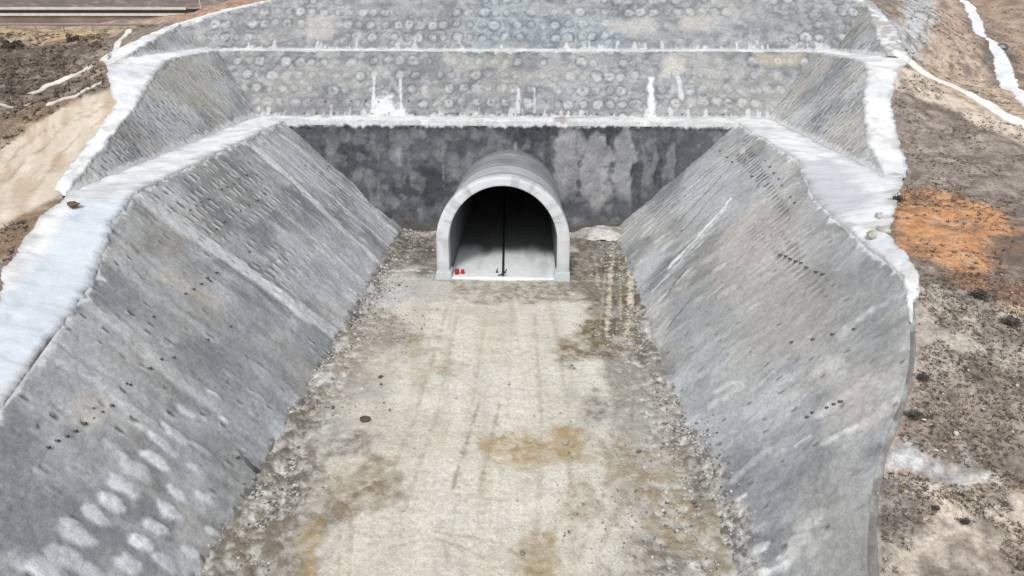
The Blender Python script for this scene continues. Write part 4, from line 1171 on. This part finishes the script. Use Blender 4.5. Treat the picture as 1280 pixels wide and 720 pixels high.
def rock_field(name, pts, sizes, colours, label):
    V, F, C = [], [], []
    rg = np.random.default_rng(len(pts))
    n = 0
    for p, r, c in zip(pts, sizes, colours):
        v, fc = rock_verts(rg, r)
        V.append(v + np.array(p)); F.append(np.array(fc) + n); n += len(v); C.append(np.broadcast_to(c, v.shape))
    me = raw_mesh(name, np.vstack(V), np.vstack(F), np.vstack(C), .9)
    o = finish(name, me, M_FLOOR, None, False)
    return tag(o, label, 'rubble', None, 'stuff')


rg = np.random.default_rng(11)
pts, sz, cs = [], [], []
pal = [S(184, 183, 179), S(164, 160, 152), S(132, 126, 118), S(200, 200, 197), S(112, 106, 98)]
for side, n_ in ((-1, 4600), (1, 3800)):
    for _ in range(n_):
        y = -46 + 62 * rg.random() ** .9
        w = abs(rg.normal(0, 1.5)) if rg.random() < .8 else abs(rg.normal(0, 4))
        if vn(y * .25, side * 3.0, 0, 77) < .35 and rg.random() < .6: continue
        x = side * (13.5 - w)
        if abs(x) < 7.6 and y > -2: continue
        pts.append((x, y, .16 * sm(11.5, 13.4, abs(x)) + .0)); sz.append(min(.035 + rg.exponential(.034), .24)); cs.append(pal[rg.integers(5)])
for _ in range(2600):                             # lying on the feet of the two slopes
    side = 1 if rg.random() < .6 else -1
    y = rg.uniform(-45, -24) if side > 0 else rg.uniform(-46, 14)
    up_ = abs(rg.normal(0, .7 if side > 0 and y < -28 else .22))
    pts.append((side * (13.35 + up_ * 1.1), y, up_ + .05)); sz.append(min(.035 + rg.exponential(.03), .2)); cs.append(pal[rg.integers(5)])
for _ in range(1500):                              # strewn in the dark muddy spots
    c_ = [(-8.5, -33, 2), (-11, -40, 2.5), (6, -33, 3.0), (9, -37, 2.2), (9.5, -13, 2.5), (-9, -12, 3), (10, 4, 2)][rg.integers(7)]
    x, y = rg.normal(c_[0], c_[2] * .6), rg.normal(c_[1], c_[2])
    if abs(x) > 13.2: continue
    pts.append((x, y, 0)); sz.append(.025 + rg.exponential(.022)); cs.append(pal[rg.integers(5)])
rock_field('rubble', pts, sz, cs, 'loose grey rubble strewn along the foot of the slopes on the floor')

M_ROCK = flat_mat('pale_boulder', S(178, 174, 168), .9, 1.5, .3, .04)
M_DROCK = flat_mat('dark_clod', S(84, 78, 66), .95, 2.5, .35, .05)


def boulder(pos, r, mat, label, seed, flat=.7, group=None):
    g_ = np.random.default_rng(seed)
    v, fc = rock_verts(g_, r, flat)
    me = bpy.data.meshes.new('boulder'); me.from_pydata([tuple(p) for p in v], [], fc); me.update()
    o = finish('boulder', me, mat, None, True)
    md = o.modifiers.new('sub', 'SUBSURF'); md.subdivision_type = 'SIMPLE'; md.levels = md.render_levels = 3
    tx = bpy.data.textures.new('stone', 'CLOUDS'); tx.noise_scale = r * .7
    dm = o.modifiers.new('disp', 'DISPLACE'); dm.texture = tx; dm.strength = r * .35
    o.location = pos
    return tag(o, label, 'boulder', group)


def gz(px, py):
    p = on_ground(px, py); return (p[0], p[1], float(ground(p[0], p[1])))


for i, (px, py, r, lab) in enumerate(((1088, 296, .62, 'pale boulder at the broken edge of the right ledge, nearest the slope'), (1104, 290, .5, 'smaller pale boulder beside the orange bare soil at the right ledge'),
                                      (1098, 272, .45, 'grey boulder against the white right ledge above the other two boulders'))):
    p = gz(px, py); boulder((p[0], p[1], p[2] + r * .2), r, M_ROCK, lab, 40 + i)
p = at(456, 526, *fl0)
boulder((p[0], p[1], .18), .42, M_DROCK, 'dark clod of earth lying alone on the pale floor, left of centre', 51, .6)
p = at(476, 472, *fl0)
boulder((p[0], p[1], .10), .22, M_DROCK, 'small dark clod on the grey gravel beside the left slope', 52, .6)
p = at(92, 258, NRM, 13.3)
boulder((p[0], p[1], p[2] + .15), .5, flat_mat('brown_clod', S(108, 82, 62), .95, 2, .3, .05), 'brown lump of earth on the white ledge corner at left, beside the sandy track', 53, .6)
# spoil heap at the foot of the headwall
X, Y = np.meshgrid(np.linspace(-1, 1, 60), np.linspace(-1, 1, 40), indexing='ij')
hgt = np.clip(1 - np.maximum(np.abs(X) ** 2.2, 0) - np.abs(Y) ** 2 * .9, 0, 1) ** .7
cc = mix(np.broadcast_to(S(172, 170, 166), X.shape + (3,)), S(206, 204, 198), sm(.5, .8, fbm(X * 3, Y * 3, 0, 3, 61)))
cc = mix(cc, S(120, 114, 104), sm(.55, .8, fbm(X * 2, Y * 2, 4, 3, 63)) * .6)
heap = grid('spoil_heap', np.stack([12.2 + X * 4.4, 14.6 + Y * 2.3, hgt * 1.15 + (fbm(X * 4, Y * 3, 0, 4, 65) - .5) * .35 * (hgt > 0) - .12], -1), cc, M_SHOT, None, .9)
tag(heap, 'pale heap of spoil at the foot of the headwall, right of the tunnel portal', 'spoil heap')

# ------------------------------------------------------------------ small things at the portal and on the slopes
M_RED = flat_mat('red_painted_steel', (.42, .02, .03), .45, 5, .3)
M_DSTEEL = flat_mat('dark_steel', (.04, .042, .045), .5, 5, .4, metal=.5)


def drum(px, py, h, r, label, rz):
    p = at(px, py, NRM, .18)
    root = tag(empty('drum', (p[0], max(p[1], .5), .17), rz), label, 'drum', 'red drums at the tunnel mouth')
    mb = MB(); mb.tube([(0, 0, 0), (0, 0, .03), (0, 0, h * .33), (0, 0, h * .36), (0, 0, h * .39), (0, 0, h * .66), (0, 0, h * .69), (0, 0, h * .72), (0, 0, h - .02), (0, 0, h)], [r * .97, r, r, r * 1.05, r, r, r * 1.05, r, r, r * .95], 18)
    mb.build('body', M_RED, root, True)
    mb = MB(); mb.tube([(r * .5, 0, h), (r * .5, 0, h + .05)], .05, 10); mb.build('cap', M_DSTEEL, root)


drum(571, 344, .55, .24, 'larger red drum inside the left corner of the tunnel mouth', .3)
drum(578.5, 342, .42, .19, 'smaller red drum to the right of the larger one in the tunnel mouth', 1.2)


def scrap(px, py, bars, label):
    p = at(px, py, NRM, .2)
    root = tag(empty('scrap_metal', (p[0], p[1] + .2, .19)), label, 'scrap metal')
    for a, b_ in bars:
        mb = MB(); mb.tube([a, b_], .06, 6); mb.build('bar', M_DSTEEL, root)


scrap(628, 346, (((-.5, 0, .08), (.4, .3, .35)), ((.45, .2, .75), (.0, -.1, .05)), ((-.1, .1, .05), (.15, .1, .5))), 'small tangle of dark steel bars at the near end of the tunnel drain')
scrap(622, 342, (((-.15, 0, .08), (.0, .1, .5)), ((-.2, .1, .06), (.12, .2, .06))), 'little dark bracket standing just left of the tunnel drain')
# bent dark pipe sticking out at the foot of the left slope
p0, p1 = at(297, 572, *plL), at(322, 591, *plL)
up = np.array([1, 0, 1.1]) / 1.49
mb = MB(); mb.tube([p0 - up * .1, p0 + up * .16 + np.array([.05, .05, 0]), (p0 * .7 + p1 * .3) + up * .25, (p0 + p1) / 2 + up * .12, p1 + up * .1], [.09, .10, .10, .11, .13], 10)
tag(mb.build('bent_pipe', M_PIPE, None, True), 'dark bent pipe lying at the foot of the left slope', 'pipe')
# dark ring on the far right strip
p = gz(1252, 61)
root = tag(empty('pipe_ring', (p[0], p[1], p[2] + .14)), 'dark round ring standing on the wide white strip at the upper right', 'ring')
R_ = .62
n1, n2 = 28, 10
vs, fs = [], []
for i in range(n1):
    a = 2 * math.pi * i / n1
    for j in range(n2):
        b_ = 2 * math.pi * j / n2
        rr = R_ + .17 * math.cos(b_); vs.append((rr * math.cos(a), rr * math.sin(a), .15 + .17 * math.sin(b_)))
for i in range(n1):
    for j in range(n2):
        fs.append((i * n2 + j, ((i + 1) % n1) * n2 + j, ((i + 1) % n1) * n2 + (j + 1) % n2, i * n2 + (j + 1) % n2))
mb = MB(); mb.add(vs, fs); mb.build('rim', M_PIPE, root, True)
mb = MB(); mb.tube([(0, 0, .02), (0, 0, .16)], R_ * .75, 20); mb.build('lid', flat_mat('grey_lid', S(150, 150, 152), .8), root)
root.rotation_euler = (math.radians(28), 0, math.radians(-20))

# long pipe and road barrier at upper left
M_GPIPE = flat_mat('grey_pipe', S(150, 142, 138), .6, 2, .15)
a = np.array([-93.0, 51.0]); b_ = np.array([-41.0, 35.0])
zz = lambda p: float(ground(p[0], p[1]))
pp = []
for t_ in np.linspace(0, 1, 24):
    q_ = a * (1 - t_) + b_ * t_
    D = ray(271 * t_ - 4, 30.5)
    tt = (q_[1] - CAM[1]) / D[1]
    P_ = CAM + D * tt
    pp.append(P_)
root = tag(empty('long_pipe', (pp[0][0], pp[0][1], pp[0][2])), 'long thin grey pipe running level across the upper left, ending over the uppermost tier', 'pipe')
mb = MB(); mb.tube([p - pp[0] for p in pp], .17, 8); mb.build('tube', M_GPIPE, root, True)
for k in range(1, 24, 3):
    p = pp[k]; gzv = zz(p) if p[0] < -47.5 else p[2] - .6
    if p[2] - gzv > .1:
        mb = MB(); mb.tube([(p[0] - pp[0][0], p[1] - pp[0][1], gzv - .3 - pp[0][2]), (p[0] - pp[0][0], p[1] - pp[0][1], p[2] - .1 - pp[0][2])], .09, 8); mb.build('support', M_GPIPE, root)

M_BAR = flat_mat('barrier_concrete', S(208, 202, 194), .8, 1, .12)
M_BLK = flat_mat('black_panel', (.02, .02, .022), .6, 1, .3)
ybar = float(min(on_ground(20, 23)[1], on_ground(100, 22)[1], on_ground(180, 22)[1])) - .8


def barpt(px, py):
    D = ray(px, py); return CAM + D * ((ybar - CAM[1]) / D[1])


p = barpt(-40, 14)
root = tag(empty('road_barrier', tuple(p)), 'long low barrier with white rails and a black panel, crossing the far upper left', 'barrier')
for nm, py, h, x1, mat, dep in (('top_rail', 10.6, .42, 233, M_BAR, .5), ('panel', 14.0, .75, 255, M_BLK, .3), ('bottom_rail', 18.2, .42, 232, M_BAR, .5)):
    a_, b2_ = barpt(-160, py), barpt(x1, py)
    c_ = (a_ + b2_) / 2 - p
    mb = MB(); mb.box(tuple(c_), (b2_[0] - a_[0], dep, h)); mb.build(nm, mat, root, bevel=.03)
a_, b2_ = barpt(-160, 19.5), barpt(233, 19.5)
c_ = (a_ + b2_) / 2 - p
mb = MB(); mb.box((c_[0], c_[1] + .15, c_[2] - 1.3), (b2_[0] - a_[0], .3, 2.6)); mb.build('base_wall', flat_mat('soil_stained_concrete', S(128, 112, 102), .9, .3, .3), root)
p = barpt(241, 12)
mb = MB(); mb.tube([(0, 0, -2.5), (0, 0, .6), (0, 0, 3.4)], [.11, .10, .08], 8); mb.tube([(-.35, 0, -2.4), (.35, 0, -2.4)], .2, 8)
o = mb.build('post', M_BAR); o.location = tuple(p + np.array([0, 3, 0]))
tag(o, 'thin pale post standing at the right end of the black and white barrier', 'post')

# ------------------------------------------------------------------ shrubs and scrub
M_SHRUB = flat_mat('dark_shrub_leaf', (.105, .097, .088), .9, 3, .4)
M_TUFT = paint_mat('dry_tuft', grain=3, gamt=.3, bump=.01, bscale=6, rough=.95)
M_TWIG = flat_mat('twig', (.07, .055, .045), .9, 4, .3)


def leaf_cloud(rg_, n, rx, ry, rz_, size):
    V, F = [], []
    for i in range(n):
        d = rg_.normal(size=3); d /= np.linalg.norm(d); d[2] = abs(d[2]) * 1.0
        r = rg_.uniform(.3, 1.0) ** .8 * (1 + .45 * math.sin(d[0] * 5 + d[1] * 4 + rx * 9))
        c = d * np.array([rx, ry, rz_]) * r + np.array([0, 0, .08])
        u = rg_.normal(size=3); u /= np.linalg.norm(u); w = np.cross(u, rg_.normal(size=3)); w /= np.linalg.norm(w)
        s = size * rg_.uniform(.6, 1.3)
        V += [c - u * s, c + w * s * .5, c + u * s, c - w * s * .5]; F.append((4 * i, 4 * i + 1, 4 * i + 2, 4 * i + 3))
    return V, F


def shrub(px, py, r, label, seed, n=520):
    p = gz(px, py)
    g_ = np.random.default_rng(seed)
    root = tag(empty('shrub', (p[0], p[1], p[2] - .05)), label, 'shrub')
    mb = MB(); V, F = leaf_cloud(g_, n, r * g_.uniform(.8, 1.25), r * g_.uniform(.7, 1.1), r * g_.uniform(.6, 1.0), r * .13); mb.add(V, F); mb.build('crown', M_SHRUB, root)
    mb = MB()
    for k in range(7):
        a = g_.uniform(0, 6.28); mb.tube([(0, 0, -.1), (math.cos(a) * r * .3, math.sin(a) * r * .3, r * .4), (math.cos(a) * r * .6, math.sin(a) * r * .6, r * .75)], [.05, .035, .015], 5)
    mb.build('stem', M_TWIG, root)


for i, a in enumerate(((1224, 372, .55, 'dark round shrub at the lower edge of the orange bare soil'), (1264, 408, .55, 'dark low shrub below the pale tan streak at the right edge'),
                       (1152, 478, .38, 'dark shrub hugging the rim of the right slope, upper of two'), (1140, 524, .42, 'dark shrub hugging the rim of the right slope, lower of two'),
                       (1205, 655, .28, 'dark little shrub on the pale tan ground at lower right'), (1168, 640, .22, 'dark little shrub beside the white splash at lower right'),
                       (14, 60, 1.5, 'large dark shrub at the left edge of the upper left scrub'), (90, 52, 1.1, 'broad dark shrub on top of the scrub below the ochre spoil'),
                       (1122, 252, .5, 'dark tuft of shrub between the white ledge and the orange soil'))):
    shrub(a[0], a[1], a[2], a[3], 60 + i)

# heath: countless small tufts
rg = np.random.default_rng(21)
V, F, C = [], [], []
n = 0
tries = [(1100, 1290, 345, 720, 9000, .065), (1105, 1290, 105, 262, 3500, .085), (1130, 1290, 0, 120, 1300, .12), (0, 135, 40, 128, 1900, .19), (0, 95, 128, 200, 500, .18), (0, 60, 255, 330, 200, .13), (1110, 1270, 235, 345, 500, .10)]
tufts_xy, tufts_s = [], []
for x0, x1, y0, y1, cnt, s0 in tries:
    c4 = np.array([tps_pt for tps_pt in [on_ground(x0, y0), on_ground(x1, y0), on_ground(x0, y1), on_ground(x1, y1)]])
    k = 0
    while k < cnt:
        u, w = rg.random(), rg.random()
        q_ = (c4[0] * (1 - u) + c4[1] * u) * (1 - w) + (c4[2] * (1 - u) + c4[3] * u) * w
        tufts_xy.append(q_[:2]); tufts_s.append(s0 * 1.15 * rg.uniform(.5, 1.6)); k += 1
txy = np.array(tufts_xy); ts = np.array(tufts_s)
dens = fbm(txy[:, 0] * .35, txy[:, 1] * .35, 0, 3, 1201)
# stay outside the cutting: signed side of the boundary through a polygon test
ring = [tuple(p[:2]) for p in B]
ins = np.zeros(len(txy), bool)
for i in range(len(ring)):
    x0, y0 = ring[i]; x1, y1 = ring[(i + 1) % len(ring)]
    if y0 == y1: continue
    c_ = ((y0 > txy[:, 1]) != (y1 > txy[:, 1])) & (txy[:, 0] < (x1 - x0) * (txy[:, 1] - y0) / (y1 - y0) + x0)
    ins ^= c_
okm = (~ins) & (dens > .36) & (seg(txy[:, 0], txy[:, 1], ring) > .25)
pathx = [gp((1150, 88), (1200, 112), (1280, 156)), gp((1192, -1), (1212, 20), (1240, 62), (1280, 124), (1310, 170)), gp((37, 119), (90, 95), (130, 73), (162, 38))]
for pl_, w in zip(pathx, (1.1, 1.9, .9)):
    okm &= seg(txy[:, 0], txy[:, 1], [tuple(p) for p in pl_]) > w
sand = poly(txy[:, 0], txy[:, 1], g([(-40, 255), (0, 190), (40, 155), (90, 128), (165, 105), (160, 130), (120, 190), (80, 245), (0, 285)]), .5, .5, 3)
okm &= sand < .5
pale = poly(txy[:, 0], txy[:, 1], g([(1120, 590), (1230, 592), (1300, 630), (1300, 730), (1110, 740)]), .5, 1.2, 4, .6)
okm &= (pale < .5) | (dens > .58)
wp = poly(txy[:, 0], txy[:, 1], g([(1098, 552), (1130, 560), (1160, 578), (1238, 592), (1230, 606), (1160, 604), (1100, 582)]), .2, .2, 23)
okm &= wp < .4
txy, ts = txy[okm], ts[okm]
tz = ground(txy[:, 0], txy[:, 1])
tpal = [S(104, 95, 86), S(122, 110, 98), S(140, 124, 108), S(92, 86, 80), S(168, 152, 134)]
for (x, y), z, s_ in zip(txy, tz, ts):
    m_ = 9
    d = rg.normal(size=(m_, 3)); d /= np.linalg.norm(d, axis=1)[:, None]; d[:, 2] = np.abs(d[:, 2]) * .8 + .1
    base = np.array([x, y, z - .02]) + rg.normal(size=(m_, 3)) * s_ * .35 * [1, 1, .1]
    tip = base + d * s_ * rg.uniform(.9, 2.0, (m_, 1))
    sd_ = np.cross(d, rg.normal(size=(m_, 3))); sd_ /= np.linalg.norm(sd_, axis=1)[:, None]
    q_ = np.stack([base - sd_ * s_ * .28, base + sd_ * s_ * .28, tip], 1).reshape(-1, 3)
    V.append(q_); F.append(np.arange(m_ * 3).reshape(-1, 3) + n); n += m_ * 3
    C.append(np.broadcast_to(tpal[rg.integers(5)], q_.shape))
me = raw_mesh('scrub', np.vstack(V), np.vstack(F), np.vstack(C), .95)
tag(finish('scrub', me, M_TUFT, None, False), 'low dry heath and tufts of brown scrub covering the hillside', 'scrub', None, 'stuff')
# loose stones on the hillside
sel = rg.choice(len(txy), 900, replace=False)
pts = [(txy[i, 0] + rg.normal() * .3, txy[i, 1] + rg.normal() * .3, tz[i]) for i in sel]
o = rock_field('hill_stones', pts, [.025 + rg.exponential(.025) for _ in sel], [pal[rg.integers(4)] for _ in sel], 'loose pale stones scattered over the brown hillside')
